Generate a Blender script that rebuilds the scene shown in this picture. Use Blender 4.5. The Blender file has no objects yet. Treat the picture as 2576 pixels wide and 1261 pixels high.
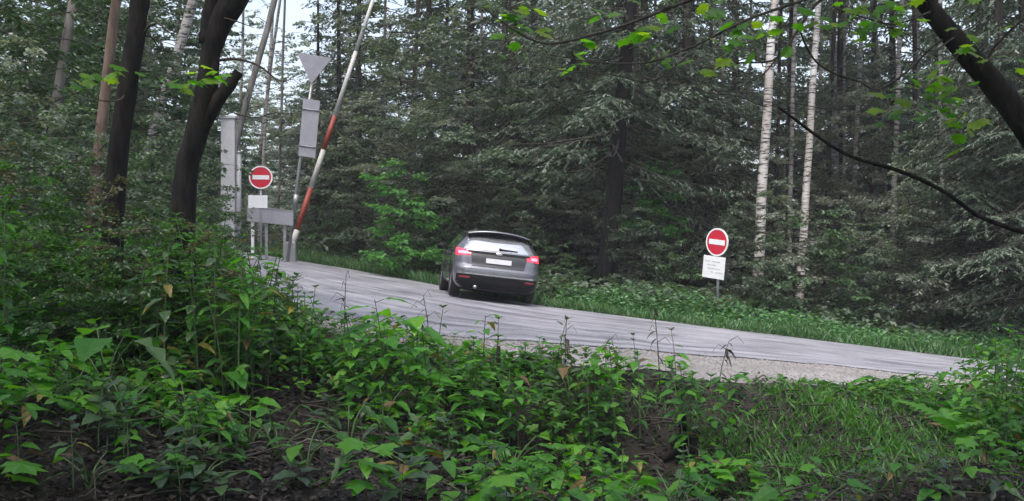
import bpy, bmesh, math, random
import numpy as np
from mathutils import Vector, Matrix

scene = bpy.context.scene
C = scene.collection
R = math.radians
CZ = 1.60                      # eye height above the forest floor at the camera

# ------------------------------------------------------------------ camera
cam_data = bpy.data.cameras.new('camera')
cam = bpy.data.objects.new('camera', cam_data)
C.objects.link(cam)
cam.location = (0, 0, CZ)
cam.rotation_euler = (R(90), 0, 0)
cam_data.sensor_width = 36.0
cam_data.lens = 18.0 / math.tan(R(25))
cam_data.clip_start = 0.05
cam_data.clip_end = 1500
scene.camera = cam

# ------------------------------------------------------------------ sky, sun, exposure
SUN_EL, SUN_AZ = R(66), R(200)          # azimuth measured from +Y towards +X
world = bpy.data.worlds.new('World')
scene.world = world
world.use_nodes = True
wn = world.node_tree
for n in list(wn.nodes):
    wn.nodes.remove(n)
w_out = wn.nodes.new('ShaderNodeOutputWorld')
w_bg = wn.nodes.new('ShaderNodeBackground')
w_sky = wn.nodes.new('ShaderNodeTexSky')
w_sky.sky_type = 'NISHITA'
w_sky.sun_disc = False
w_sky.sun_elevation = SUN_EL
w_sky.sun_rotation = SUN_AZ
w_sky.air_density = 1.0
w_sky.dust_density = 4.0
w_sky.ozone_density = 1.0
w_hsv = wn.nodes.new('ShaderNodeHueSaturation')      # overcast: the blue is washed out
w_hsv.inputs['Saturation'].default_value = 0.7
w_bg.inputs['Strength'].default_value = 0.15
wn.links.new(w_sky.outputs['Color'], w_hsv.inputs['Color'])
wn.links.new(w_hsv.outputs['Color'], w_bg.inputs['Color'])
wn.links.new(w_bg.outputs['Background'], w_out.inputs['Surface'])

sun_data = bpy.data.lights.new('sun', 'SUN')
sun_data.energy = 1.5
sun_data.angle = R(35)
sun_data.color = (1.0, 0.97, 0.93)
sun = bpy.data.objects.new('sun', sun_data)
C.objects.link(sun)
sun.rotation_euler = (R(90) - SUN_EL, 0, math.pi - SUN_AZ)

scene.view_settings.view_transform = 'Standard'
scene.view_settings.look = 'None'
scene.view_settings.gamma = 1.0
scene.view_settings.use_curve_mapping = False
scene.view_settings.exposure = 1.32
scene.cycles.max_bounces = 6
scene.cycles.diffuse_bounces = 3
scene.cycles.glossy_bounces = 2
scene.cycles.transmission_bounces = 3
scene.cycles.transparent_max_bounces = 4
scene.cycles.volume_bounces = 0
scene.cycles.volume_step_rate = 4.0
scene.cycles.use_denoising = True
scene.cycles.denoising_prefilter = 'ACCURATE'

# ------------------------------------------------------------------ helpers
F = 2762.0     # focal length in units of the 2576-wide picture


def at(px, py, d):
    """the point of the place that lies d metres ahead of the camera"""
    return Vector(((px - 1288) / F * d, d, CZ - (py - 630) / F * d))


def thing(name, label, cat, loc=(0, 0, 0), rot=0.0, scale=1.0, group=None):
    o = bpy.data.objects.new(name, None)
    C.objects.link(o)
    o.empty_display_size = 0.2
    o.location = loc
    o.rotation_euler = (0, 0, rot)
    o.scale = (scale,) * 3 if not hasattr(scale, '__len__') else scale
    o['label'] = label
    o['category'] = cat
    if group:
        o['group'] = group
    return o


def link(name, mesh, parent=None, matrix=None, kind=None, label=None):
    o = bpy.data.objects.new(name, mesh)
    C.objects.link(o)
    if parent is not None:
        o.parent = parent
    if matrix is not None:
        o.matrix_local = matrix
    if kind:
        o['kind'] = kind
    if label:
        o['label'] = label
    return o


def np_mesh(name, V, faces_flat, loop_starts, mat, smooth=False):
    me = bpy.data.meshes.new(name)
    V = np.asarray(V, np.float32)
    me.vertices.add(len(V))
    me.vertices.foreach_set('co', V.ravel())
    me.loops.add(len(faces_flat))
    me.loops.foreach_set('vertex_index', np.asarray(faces_flat, np.int32))
    me.polygons.add(len(loop_starts))
    me.polygons.foreach_set('loop_start', np.asarray(loop_starts, np.int32))
    me.polygons.foreach_set('use_smooth', np.full(len(loop_starts), bool(smooth)))
    me.update(calc_edges=True)
    if mat:
        me.materials.append(mat)
    return me


class Geo:
    """collects tubes, boxes and sheets into one mesh"""
    def __init__(self):
        self.v = []
        self.f = []
        self.n = 0

    def add(self, V, Fs):
        V = np.asarray(V, float).reshape(-1, 3)
        self.v.append(V)
        for f in Fs:
            self.f.append([i + self.n for i in f])
        self.n += len(V)
        return self

    def tube(self, pts, radii, k=8, cap=True, wob=0.0, rng=None):
        P = np.array([tuple(p) for p in pts], float)
        n = len(P)
        rad = np.asarray(radii, float) if hasattr(radii, '__len__') else np.full(n, radii)
        T = np.gradient(P, axis=0)
        T /= np.linalg.norm(T, axis=1)[:, None] + 1e-9
        ref = np.array([0, 0, 1.0]) if abs(T[0, 2]) < .9 else np.array([1.0, 0, 0])
        V = []
        u = np.cross(T[0], ref)
        u /= np.linalg.norm(u)
        for i in range(n):
            u = u - T[i] * np.dot(u, T[i])
            u /= np.linalg.norm(u) + 1e-9
            w = np.cross(T[i], u)
            a = np.arange(k) / k * 2 * math.pi
            r = rad[i]
            if wob and rng is not None:
                r = r * (1 + wob * rng.standard_normal(k))[:, None]
            V.append(P[i] + r * (np.cos(a)[:, None] * u + np.sin(a)[:, None] * w))
        V = np.concatenate(V)
        Fs = []
        for i in range(n - 1):
            for j in range(k):
                a, b = i * k + j, i * k + (j + 1) % k
                Fs.append([a, b, b + k, a + k])
        if cap:
            Fs.append(list(range(k))[::-1])
            Fs.append([(n - 1) * k + j for j in range(k)])
        return self.add(V, Fs)

    def box(self, x0, x1, y0, y1, z0, z1):
        V = [(x, y, z) for z in (z0, z1) for y in (y0, y1) for x in (x0, x1)]
        return self.add(V, [[0, 2, 3, 1], [4, 5, 7, 6], [0, 1, 5, 4], [2, 6, 7, 3], [0, 4, 6, 2], [1, 3, 7, 5]])

    def grid(self, P, nu, nv, closed=False):
        """P: (nu*nv,3) row-major"""
        Fs = []
        for i in range(nu - 1):
            for j in range(nv - 1):
                a = i * nv + j
                Fs.append([a, a + 1, a + nv + 1, a + nv])
        return self.add(P, Fs)

    def mesh(self, name, mat, smooth=True, bevel=0.0):
        V = np.concatenate(self.v)
        flat, starts, s = [], [], 0
        for f in self.f:
            starts.append(s)
            flat += f
            s += len(f)
        me = np_mesh(name, V, flat, starts, mat, smooth)
        if bevel:
            bm = bmesh.new()
            bm.from_mesh(me)
            bmesh.ops.bevel(bm, geom=[e for e in bm.edges if len(e.link_faces) == 2 and e.calc_face_angle(0) > .6],
                            offset=bevel, segments=2, profile=.5, affect='EDGES')
            bm.to_mesh(me)
            bm.free()
        return me


def spline(pts, n):
    """smooth curve through the points (Catmull-Rom)"""
    P = np.array([tuple(p) for p in pts], float)
    if len(P) == 2:
        t = np.linspace(0, 1, n)[:, None]
        return P[0] * (1 - t) + P[1] * t
    Q = np.vstack([2 * P[0] - P[1], P, 2 * P[-1] - P[-2]])
    out = []
    for s in np.linspace(0, len(P) - 1 - 1e-6, n):
        i = int(s)
        t = s - i
        a, b, c, d = Q[i], Q[i + 1], Q[i + 2], Q[i + 3]
        out.append(.5 * (2 * b + (c - a) * t + (2 * a - 5 * b + 4 * c - d) * t * t + (3 * b - a - 3 * c + d) * t ** 3))
    return np.array(out)


def unit(a):
    return a / (np.linalg.norm(a, axis=-1, keepdims=True) + 1e-9)


def frames(D, N):
    """matrices (n,3,3) with column 1 = leaf axis D and column 2 close to N"""
    D = unit(D)
    X = unit(np.cross(D, N))
    Z = np.cross(X, D)
    return np.stack([X, D, Z], axis=2)


def scatter(name, tv, tf, P, M, S, mat, smooth=False):
    """one mesh with a copy of the template at every P, turned by M, scaled by S (n,) or (n,3)"""
    tv = np.asarray(tv, float)
    n, k = len(P), len(tv)
    S = np.asarray(S, float)
    if S.ndim == 1:
        S = np.repeat(S[:, None], 3, 1)
    L = tv[None, :, :] * S[:, None, :]
    V = np.einsum('nij,nkj->nki', M, L) + P[:, None, :]
    flat, starts, s = [], [], 0
    for f in tf:
        starts.append(s)
        flat += f
        s += len(f)
    flat = np.array(flat)
    starts = np.array(starts)
    FF = (flat[None, :] + (np.arange(n) * k)[:, None]).ravel()
    SS = (starts[None, :] + (np.arange(n) * s)[:, None]).ravel()
    return np_mesh(name, V.reshape(-1, 3), FF, SS, mat, smooth)


# leaf templates: unit length along +Y, normal +Z
QUAD_LEAF = ([(0, 0, 0), (.30, .42, .05), (0, 1, -.10), (-.30, .42, .05)], [[0, 1, 2, 3]])
FOLD_LEAF = ([(0, 0, 0), (.27, .3, .07), (.22, .68, .03), (0, 1, -.16), (-.22, .68, .03), (-.27, .3, .07), (0, .5, -.02)],
             [[0, 1, 6], [1, 2, 6], [2, 3, 6], [3, 4, 6], [4, 5, 6], [5, 0, 6]])
NEEDLE = ([(-.4, 0, 0), (.4, 0, 0), (.22, 1, -.08), (-.22, 1, -.08)], [[0, 1, 2, 3]])


def leaf_mesh(name, mat, width, nseg=7, fold=.10, droop=.22, tooth=.0, tipp=1.6, base=.55):
    V, Fs = [], []
    for i in range(nseg + 1):
        t = i / nseg
        w = width * .5 * (math.sin(math.pi * t ** base) ** (1.0 if t < .5 else 1 / tipp * 1.3)) if 0 < t < 1 else .004
        w *= 1 + (tooth if i % 2 else -tooth)
        z = -droop * t * t
        wave = .02 * math.sin(i * 2.1)
        V += [(-w, t, z + fold * w * 2 + wave), (0, t, z), (w, t, z + fold * w * 2 - wave)]
    for i in range(nseg):
        a = i * 3
        Fs += [[a, a + 1, a + 4, a + 3], [a + 1, a + 2, a + 5, a + 4]]
    g = Geo().add(V, Fs)
    return g.mesh(name, mat, smooth=False)


def lobed_mesh(name, mat, droop=.18):
    out = [(0.0, 0.0), (.16, .02), (.40, .10), (.30, .24), (.56, .42), (.36, .50), (.40, .70), (.18, .72), (0, 1.0)]
    pts = out + [(-x, y) for x, y in out[-2:0:-1]]
    V = [(0, .35, .0)] + [(x, y, -droop * (x * x * 1.6 + (y - .3) ** 2) + .03 * math.sin(7 * x + 5 * y)) for x, y in pts]
    n = len(pts)
    return Geo().add(V, [[0, 1 + i, 1 + (i + 1) % n] for i in range(n)]).mesh(name, mat, smooth=False)


def frond_mesh(name, mat, npin=13):
    V, Fs = [], []
    for i in range(npin):
        t = .12 + .88 * i / (npin - 1)
        z = .35 * t - .62 * t * t
        w = .24 * math.sin(math.pi * min(1, t * .92 + .1)) ** .8 + .02
        for s in (-1, 1):
            k = len(V)
            V += [(0, t - .03, z), (s * w * .55, t + .0, z - .02), (s * w, t + .07, z - .07), (s * w * .5, t + .055, z - .02), (0, t + .03, z)]
            Fs.append([k, k + 1, k + 2, k + 3, k + 4])
    k = len(V)
    for i in range(6):
        t = i / 5
        V += [(-.008, t, .35 * t - .62 * t * t + .004), (.008, t, .35 * t - .62 * t * t + .004)]
    for i in range(5):
        a = k + 2 * i
        Fs.append([a, a + 1, a + 3, a + 2])
    return Geo().add(V, Fs).mesh(name, mat, smooth=False)


LANDMARKS = [(-40, 'the left picture edge'), (120, 'the leftmost pale trunk'), (250, 'the brown trunk'), (315, 'the left dark trunk'), (478, 'the forked dark tree'),
             (585, 'the pale pillar'), (656, 'the left sign'), (745, 'the triangular sign'), (860, 'the raised barrier'), (1000, 'the bright green bush'), (1120, 'the car flank'), (1235, 'the car'), (1345, 'the car tail'),
             (1430, 'the yellowish bush'), (1545, 'the dark spruce trunk'), (1680, 'the verge bushes'), (1811, 'the right sign'), (1925, 'the thickest birch'), (2035, 'the second birch'), (2145, 'the third birch'),
             (2255, 'the slim birch'), (2376, 'the grey birch'), (2480, 'the dark corner'), (2600, 'the right picture edge')]
_used = {}


def where(px, d, front=False):
    """words that say where something stands, by the nearest landmark"""
    q, name = min(LANDMARKS, key=lambda k: abs(k[0] - px))
    dx = px - q
    w = 'in front of' if front else 'behind'
    if abs(dx) > 22:
        w = ('ahead' if front else 'beyond') + (' and left of' if dx < 0 else ' and right of')
    return w + ' ' + name


def fresh(label, d, steps=('', 'deeper ', 'far ', 'farther ', 'farthest ')):
    k = _used.get(label, 0)
    _used[label] = k + 1
    return steps[min(k, len(steps) - 1)] + label


# ------------------------------------------------------------------ materials
def nmat(name):
    m = bpy.data.materials.new(name)
    m.use_nodes = True
    t = m.node_tree
    b = t.nodes['Principled BSDF']
    return m, t, b


def ramp(t, stops):
    r = t.nodes.new('ShaderNodeValToRGB')
    e = r.color_ramp.elements
    while len(e) < len(stops):
        e.new(.5)
    for i, (p, c) in enumerate(stops):
        e[i].position = p
        e[i].color = (*c, 1)
    return r


def noise(t, scale, detail=4, coords='Object', stretch=None, rough=.55):
    tc = t.nodes.new('ShaderNodeTexCoord')
    n = t.nodes.new('ShaderNodeTexNoise')
    n.inputs['Scale'].default_value = scale
    n.inputs['Detail'].default_value = detail
    n.inputs['Roughness'].default_value = rough
    if stretch:
        mp = t.nodes.new('ShaderNodeMapping')
        mp.inputs['Scale'].default_value = stretch
        t.links.new(tc.outputs[coords], mp.inputs['Vector'])
        t.links.new(mp.outputs['Vector'], n.inputs['Vector'])
    else:
        t.links.new(tc.outputs[coords], n.inputs['Vector'])
    return n


def leaf_mat(name, cols, source='island', rough=.42, trans=.35, spec=.5):
    """cols: colours the single leaves are drawn from"""
    m, t, b = nmat(name)
    k = len(cols)
    rp = ramp(t, [(i / max(1, k - 1), c) for i, c in enumerate(cols)])
    if source == 'object':
        s = t.nodes.new('ShaderNodeObjectInfo')
        t.links.new(s.outputs['Random'], rp.inputs['Fac'])
    else:
        s = t.nodes.new('ShaderNodeNewGeometry')
        t.links.new(s.outputs['Random Per Island'], rp.inputs['Fac'])
    t.links.new(rp.outputs['Color'], b.inputs['Base Color'])
    b.inputs['Roughness'].default_value = rough
    b.inputs['Specular IOR Level'].default_value = spec
    tr = t.nodes.new('ShaderNodeBsdfTranslucent')
    g = t.nodes.new('ShaderNodeMix')
    g.data_type = 'RGBA'
    g.blend_type = 'MULTIPLY'
    g.inputs['Factor'].default_value = 1
    t.links.new(rp.outputs['Color'], g.inputs['A'])
    g.inputs['B'].default_value = (1.5, 1.6, .7, 1)
    t.links.new(g.outputs['Result'], tr.inputs['Color'])
    mx = t.nodes.new('ShaderNodeMixShader')
    mx.inputs['Fac'].default_value = trans
    t.links.new(b.outputs['BSDF'], mx.inputs[1])
    t.links.new(tr.outputs['BSDF'], mx.inputs[2])
    t.links.new(mx.outputs['Shader'], t.nodes['Material Output'].inputs['Surface'])
    return m


def bark_mat(name, c0, c1, scale=9, stretch=(1, 1, .18), bump=.6, rough=.9):
    m, t, b = nmat(name)
    n = noise(t, scale, 6, stretch=stretch, rough=.65)
    rp = ramp(t, [(.35, c0), (.68, c1)])
    t.links.new(n.outputs['Fac'], rp.inputs['Fac'])
    t.links.new(rp.outputs['Color'], b.inputs['Base Color'])
    b.inputs['Roughness'].default_value = rough
    b.inputs['Specular IOR Level'].default_value = .2
    bp = t.nodes.new('ShaderNodeBump')
    bp.inputs['Strength'].default_value = bump
    bp.inputs['Distance'].default_value = .03
    t.links.new(n.outputs['Fac'], bp.inputs['Height'])
    t.links.new(bp.outputs['Normal'], b.inputs['Normal'])
    return m


def birch_mat(name, light=(.62, .60, .58)):
    m, t, b = nmat(name)
    n = noise(t, 3.6, 6, stretch=(1.0, 1.0, 6.0), rough=.68)      # dark lenticel bands
    rp = ramp(t, [(.45, light), (.53, tuple(c * .72 for c in light)), (.57, (.04, .036, .034))])
    t.links.new(n.outputs['Fac'], rp.inputs['Fac'])
    n2 = noise(t, 1.3, 3)
    rp2 = ramp(t, [(.35, (.62, .58, .55)), (.7, (1, 1, 1))])
    t.links.new(n2.outputs['Fac'], rp2.inputs['Fac'])
    mx = t.nodes.new('ShaderNodeMix')
    mx.data_type = 'RGBA'
    mx.blend_type = 'MULTIPLY'
    mx.inputs['Factor'].default_value = 1
    t.links.new(rp.outputs['Color'], mx.inputs['A'])
    t.links.new(rp2.outputs['Color'], mx.inputs['B'])
    t.links.new(mx.outputs['Result'], b.inputs['Base Color'])
    b.inputs['Roughness'].default_value = .75
    return m


def plain(name, col, rough=.5, metal=0.0, emit=None, coat=0.0, spec=.5, dirt=0.0, dscale=6, ior=None):
    m, t, b = nmat(name)
    b.inputs['Base Color'].default_value = (*col, 1)
    if dirt:
        n = noise(t, dscale, 6, rough=.7)
        rp = ramp(t, [(.3, tuple(c * (1 - dirt) for c in col)), (.7, col)])
        t.links.new(n.outputs['Fac'], rp.inputs['Fac'])
        t.links.new(rp.outputs['Color'], b.inputs['Base Color'])
        rr = t.nodes.new('ShaderNodeMapRange')
        rr.inputs['To Min'].default_value = min(1, rough + .15)
        rr.inputs['To Max'].default_value = max(.02, rough - .08)
        t.links.new(n.outputs['Fac'], rr.inputs['Value'])
        t.links.new(rr.outputs['Result'], b.inputs['Roughness'])
    else:
        b.inputs['Roughness'].default_value = rough
    b.inputs['Metallic'].default_value = metal
    b.inputs['Coat Weight'].default_value = coat
    b.inputs['Coat Roughness'].default_value = .05
    b.inputs['Specular IOR Level'].default_value = spec
    if ior:
        b.inputs['IOR'].default_value = ior
    if emit:
        b.inputs['Emission Color'].default_value = (*emit[:3], 1)
        b.inputs['Emission Strength'].default_value = emit[3]
    return m


M = {}
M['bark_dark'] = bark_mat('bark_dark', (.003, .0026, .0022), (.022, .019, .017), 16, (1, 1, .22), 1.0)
M['bark_spruce'] = bark_mat('bark_spruce', (.016, .013, .011), (.065, .052, .045), 10)
M['bark_brown'] = bark_mat('bark_brown', (.06, .042, .032), (.17, .125, .10), 8)
M['bark_grey'] = bark_mat('bark_grey', (.09, .085, .08), (.26, .24, .22), 6)
M['birch'] = birch_mat('birch_bark')
M['birch_dull'] = birch_mat('birch_bark_dull', (.40, .385, .37))
M['twig'] = bark_mat('twig_bark', (.02, .017, .015), (.07, .06, .05), 20)
M['stem'] = plain('stem', (.05, .085, .025), .6)
M['dry_stem'] = plain('dry_stem', (.035, .026, .02), .8)
M['needle'] = leaf_mat('needles', [(.016, .033, .019), (.034, .060, .036), (.062, .090, .058), (.12, .14, .105)], trans=.2, rough=.45)
M['leaf_grey'] = leaf_mat('leaves_grey_green', [(.042, .070, .046), (.070, .108, .070), (.118, .150, .105)], trans=.35, rough=.40, spec=.4)
M['leaf_pale'] = leaf_mat('leaves_pale', [(.082, .108, .088), (.135, .160, .130), (.195, .215, .185)], trans=.4, rough=.30)
M['leaf_mid'] = leaf_mat('leaves_mid', [(.026, .058, .024), (.042, .092, .034), (.065, .125, .044)], trans=.3, rough=.36)
M['leaf_bright'] = leaf_mat('leaves_bright', [(.045, .15, .040), (.07, .22, .05), (.12, .30, .06)], trans=.45, rough=.4)
M['leaf_under'] = leaf_mat('leaves_under', [(.018, .052, .012), (.030, .10, .016), (.050, .15, .018), (.085, .19, .022)], trans=.4, rough=.5, spec=.3)
M['leaf_olive'] = leaf_mat('leaves_olive', [(.045, .055, .022), (.075, .08, .03), (.10, .085, .04)], trans=.3, rough=.45)
M['herb'] = leaf_mat('herb_leaf', [(.020, .070, .014), (.030, .12, .016), (.045, .17, .016), (.075, .21, .018)], 'object', trans=.4, rough=.5, spec=.3)
M['herb_dull'] = leaf_mat('herb_leaf_dull', [(.028, .055, .030), (.045, .085, .045), (.06, .12, .04), (.05, .10, .03)], 'object', trans=.3, rough=.38, spec=.4)
M['sapling'] = leaf_mat('sapling_leaf', [(.04, .16, .012), (.065, .23, .014), (.11, .29, .02)], 'object', trans=.45, rough=.4)
M['maple'] = leaf_mat('overhead_leaf', [(.05, .17, .010), (.09, .24, .012), (.18, .28, .016), (.04, .15, .018)], 'object', trans=.65, rough=.45)
M['yellowed'] = leaf_mat('yellowed_leaf', [(.22, .20, .03), (.16, .11, .03), (.10, .06, .03)], 'object', trans=.35, rough=.5)
M['dry_leaf'] = leaf_mat('withered_leaf', [(.018, .015, .013), (.04, .03, .022), (.07, .05, .035)], 'object', trans=.1, rough=.6)
M['litter'] = leaf_mat('litter_leaf', [(.005, .0035, .003), (.009, .006, .005), (.014, .010, .008), (.026, .019, .015), (.075, .06, .052)], trans=.05, rough=.55, spec=.35)
M['moss'] = leaf_mat('moss_blade', [(.045, .14, .022), (.07, .21, .03), (.11, .26, .045)], trans=.4, rough=.5)
M['grass'] = leaf_mat('grass_blade', [(.035, .10, .036), (.055, .15, .05), (.085, .19, .065), (.14, .20, .09)], trans=.35, rough=.45)
# ------------------------------------------------------------------ terrain
_xs = np.linspace(-40, 40, 801)


def _smooth(y, k=25):
    w = np.hanning(k)
    w /= w.sum()
    return np.convolve(np.pad(y, k // 2, mode='edge'), w, 'valid')


_yN = _smooth(np.interp(_xs, [-40, -14, -9, -5.4, -3.6, -2.2, -.8, 1.2, 2.6, 3.5, 4.6, 6.4, 8, 12, 24, 40],
                        [55, 29.5, 23, 17, 13.6, 12.0, 11.5, 11.8, 11.9, 12.4, 13.6, 15.3, 15.7, 16.0, 17, 19]))
_yF = _smooth(np.interp(_xs, [-40, -14, -7.8, -4.4, -2.0, .5, 4, 9, 14, 24, 40],
                        [58, 38, 33.6, 30, 26.6, 22.1, 21.7, 21.5, 21.6, 22.5, 25]), 15)
_rs = np.random.default_rng(11)
_wav = [(_rs.uniform(.25, 1.6), _rs.uniform(0, 6.28), _rs.uniform(0, 6.28)) for _ in range(14)]


_yA = _smooth(np.interp(_xs, [-40, -14, -9, -5.4, -3.6, -2.2, -.8, 1.2, 2.9, 5.5, 8, 12, 24, 40],
                        [55.8, 30.3, 23.8, 17.8, 14.4, 12.8, 12.3, 13.4, 14.4, 15.3, 16.1, 16.6, 17.6, 19.6]))


def yA(x): return np.interp(x, _xs, _yA)
def yN(x): return np.interp(x, _xs, _yN)
def yF(x): return np.interp(x, _xs, _yF)


def sstep(a, b, x):
    t = np.clip((np.asarray(x, float) - a) / (b - a), 0, 1)
    return t * t * (3 - 2 * t)


def bumps(x, y):
    s = 0
    for k, a, p in _wav:
        s = s + np.sin(k * (x * math.cos(a) + y * math.sin(a)) * 2.2 + p) * .035 / k ** .5
    return s


def H(x, y):
    x = np.asarray(x, float)
    y = np.asarray(y, float)
    sx = np.where(x > 12, 12 + (x - 12) * .3, x)
    plane = CZ - 1.056 - .12 * sx
    plane = plane + np.where(x < -9, (-9 - x) * .05, 0)
    near = CZ - 1.66 - .075 * np.clip(x, 0, 14) - (.06 + .13 * sstep(5.5, 9.0, y)) * np.clip(x, -7, 0)
    a = sstep(-2.8, .5, y - yN(x))
    h = near * (1 - a) + plane * a
    d = np.maximum(0, y - yF(x) - 1.0)
    az = x / np.maximum(y, 1)
    gap = np.exp(-((az + .205) / .075) ** 2)          # the side road keeps a low valley open
    h = h + d * .03 + np.minimum(np.maximum(0, d - 14) * .10, 9) * (1 - .95 * gap) * (1 + .5 * sstep(0, -.4, az))
    off = 1 - sstep(-.6, .4, y - yN(x)) * (1 - sstep(.0, 1.0, y - yF(x)))
    return h + bumps(x, y) * off * (1 - .75 * np.exp(-((y - yN(x)) / 1.6) ** 2))


def Hs(x, y): return float(H(x, y))


def axis(a, b, c, fine, coarse_to):
    """fine steps between a and b, growing steps out to +-coarse_to"""
    mid = np.arange(a, b + 1e-6, fine)
    out, s, p = [], fine, b
    while p < coarse_to:
        s *= 1.25
        p += s
        out.append(p)
    lo, s, p = [], fine, a
    while p > c:
        s *= 1.25
        p -= s
        lo.append(p)
    return np.concatenate([lo[::-1], mid, out])


gx = axis(-16, 16, -130, .22, 125)
gy = axis(3, 36, -55, .22, 150)
GX, GY = np.meshgrid(gx, gy)
GZ = H(GX, GY)
onroad = sstep(-.25, .5, GY - yN(GX)) * (1 - sstep(-.4, .1, GY - yF(GX)))
GZ = GZ - .05 * onroad

m, t, b = nmat('forest_floor')
n1 = noise(t, 1.1, 5)
n2 = noise(t, 22, 6, rough=.7)
r1 = ramp(t, [(.3, (.012, .009, .007)), (.55, (.020, .015, .010)), (.75, (.020, .026, .010))])
r2 = ramp(t, [(.3, (.35, .35, .35)), (.7, (1.5, 1.4, 1.3))])
t.links.new(n1.outputs['Fac'], r1.inputs['Fac'])
t.links.new(n2.outputs['Fac'], r2.inputs['Fac'])
mx = t.nodes.new('ShaderNodeMix')
mx.data_type = 'RGBA'
mx.blend_type = 'MULTIPLY'
mx.inputs['Factor'].default_value = 1
t.links.new(r1.outputs['Color'], mx.inputs['A'])
t.links.new(r2.outputs['Color'], mx.inputs['B'])
t.links.new(mx.outputs['Result'], b.inputs['Base Color'])
b.inputs['Roughness'].default_value = .95
bp = t.nodes.new('ShaderNodeBump')
bp.inputs['Distance'].default_value = .05
t.links.new(n2.outputs['Fac'], bp.inputs['Height'])
t.links.new(bp.outputs['Normal'], b.inputs['Normal'])
M['floor'] = m
g = Geo().grid(np.stack([GX, GY, GZ], -1).reshape(-1, 3), len(gy), len(gx))
link('ground', g.mesh('ground', M['floor']), kind='structure')


def strip(name, mat, f0, f1, x0, x1, nx, nt, lift):
    xs = np.linspace(x0, x1, nx)
    tt = np.linspace(0, 1, nt)
    P, UV = [], []
    y0, y1 = f0(xs), f1(xs)
    yc = (y0 + y1) / 2
    s = np.concatenate([[0], np.cumsum(np.hypot(np.diff(xs), np.diff(yc)))])
    for i in range(nx):
        y = y0[i] + (y1[i] - y0[i]) * tt
        P.append(np.stack([np.full(nt, xs[i]), y, H(xs[i], y) + lift], -1))
        UV.append(np.stack([tt, np.full(nt, s[i])], -1))
    me = Geo().grid(np.concatenate(P), nx, nt).mesh(name, mat)
    me.flip_normals()
    uv = me.uv_layers.new(name='UVMap')
    vi = np.zeros(len(me.loops), np.int32)
    me.loops.foreach_get('vertex_index', vi)
    uv.data.foreach_set('uv', np.concatenate(UV)[vi].astype(np.float32).ravel())
    return link(name, me, kind='structure')


# worn asphalt: streaks along the lane, patches, grit
m, t, b = nmat('asphalt')
uvn = noise(t, 1.0, 5, 'UV', (20, .42, 1), .68)
gr = noise(t, 60, 4, rough=.8)
pt = noise(t, .8, 4)
ra = ramp(t, [(.33, (.095, .096, .110)), (.49, (.245, .245, .275)), (.66, (.37, .365, .40))])
t.links.new(uvn.outputs['Fac'], ra.inputs['Fac'])
rg = ramp(t, [(.32, (.5, .5, .5)), (.68, (1.35, 1.35, 1.35))])
t.links.new(gr.outputs['Fac'], rg.inputs['Fac'])
rp_ = ramp(t, [(.35, (.80, .80, .82)), (.65, (1.12, 1.1, 1.1))])
t.links.new(pt.outputs['Fac'], rp_.inputs['Fac'])
x1 = t.nodes.new('ShaderNodeMix')
x1.data_type = 'RGBA'
x1.blend_type = 'MULTIPLY'
x1.inputs['Factor'].default_value = 1
t.links.new(ra.outputs['Color'], x1.inputs['A'])
t.links.new(rg.outputs['Color'], x1.inputs['B'])
x2 = t.nodes.new('ShaderNodeMix')
x2.data_type = 'RGBA'
x2.blend_type = 'MULTIPLY'
x2.inputs['Factor'].default_value = 1
t.links.new(x1.outputs['Result'], x2.inputs['A'])
t.links.new(rp_.outputs['Color'], x2.inputs['B'])
t.links.new(x2.outputs['Result'], b.inputs['Base Color'])
cr = t.nodes.new('ShaderNodeTexVoronoi')
cr.feature = 'DISTANCE_TO_EDGE'
cr.inputs['Scale'].default_value = .75
wv = noise(t, 2.5, 5)
ctc = t.nodes.new('ShaderNodeTexCoord')
cad = t.nodes.new('ShaderNodeVectorMath')
cad.operation = 'ADD'
t.links.new(ctc.outputs['Object'], cad.inputs[0])
t.links.new(wv.outputs['Color'], cad.inputs[1])
t.links.new(cad.outputs['Vector'], cr.inputs['Vector'])
crr = ramp(t, [(.0, (.35, .35, .35)), (.014, (1, 1, 1))])
t.links.new(cr.outputs['Distance'], crr.inputs['Fac'])
x3 = t.nodes.new('ShaderNodeMix')
x3.data_type = 'RGBA'
x3.blend_type = 'MULTIPLY'
x3.inputs['Factor'].default_value = .8
t.links.new(x2.outputs['Result'], x3.inputs['A'])
t.links.new(crr.outputs['Color'], x3.inputs['B'])
t.links.new(x3.outputs['Result'], b.inputs['Base Color'])
b.inputs['Roughness'].default_value = .48
bp = t.nodes.new('ShaderNodeBump')
bp.inputs['Distance'].default_value = .006
bp.inputs['Strength'].default_value = .5
t.links.new(gr.outputs['Fac'], bp.inputs['Height'])
t.links.new(bp.outputs['Normal'], b.inputs['Normal'])
M['asphalt'] = m

m, t, b = nmat('gravel')
gr = noise(t, 38, 6, rough=.8)
pt = noise(t, 1.4, 5)
ra = ramp(t, [(.3, (.13, .12, .118)), (.55, (.30, .285, .285)), (.75, (.45, .43, .43))])
t.links.new(gr.outputs['Fac'], ra.inputs['Fac'])
rp_ = ramp(t, [(.35, (.75, .73, .70)), (.65, (1.1, 1.08, 1.08))])
t.links.new(pt.outputs['Fac'], rp_.inputs['Fac'])
x1 = t.nodes.new('ShaderNodeMix')
x1.data_type = 'RGBA'
x1.blend_type = 'MULTIPLY'
x1.inputs['Factor'].default_value = 1
t.links.new(ra.outputs['Color'], x1.inputs['A'])
t.links.new(rp_.outputs['Color'], x1.inputs['B'])
t.links.new(x1.outputs['Result'], b.inputs['Base Color'])
b.inputs['Roughness'].default_value = .8
bp = t.nodes.new('ShaderNodeBump')
bp.inputs['Distance'].default_value = .02
t.links.new(gr.outputs['Fac'], bp.inputs['Height'])
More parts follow.
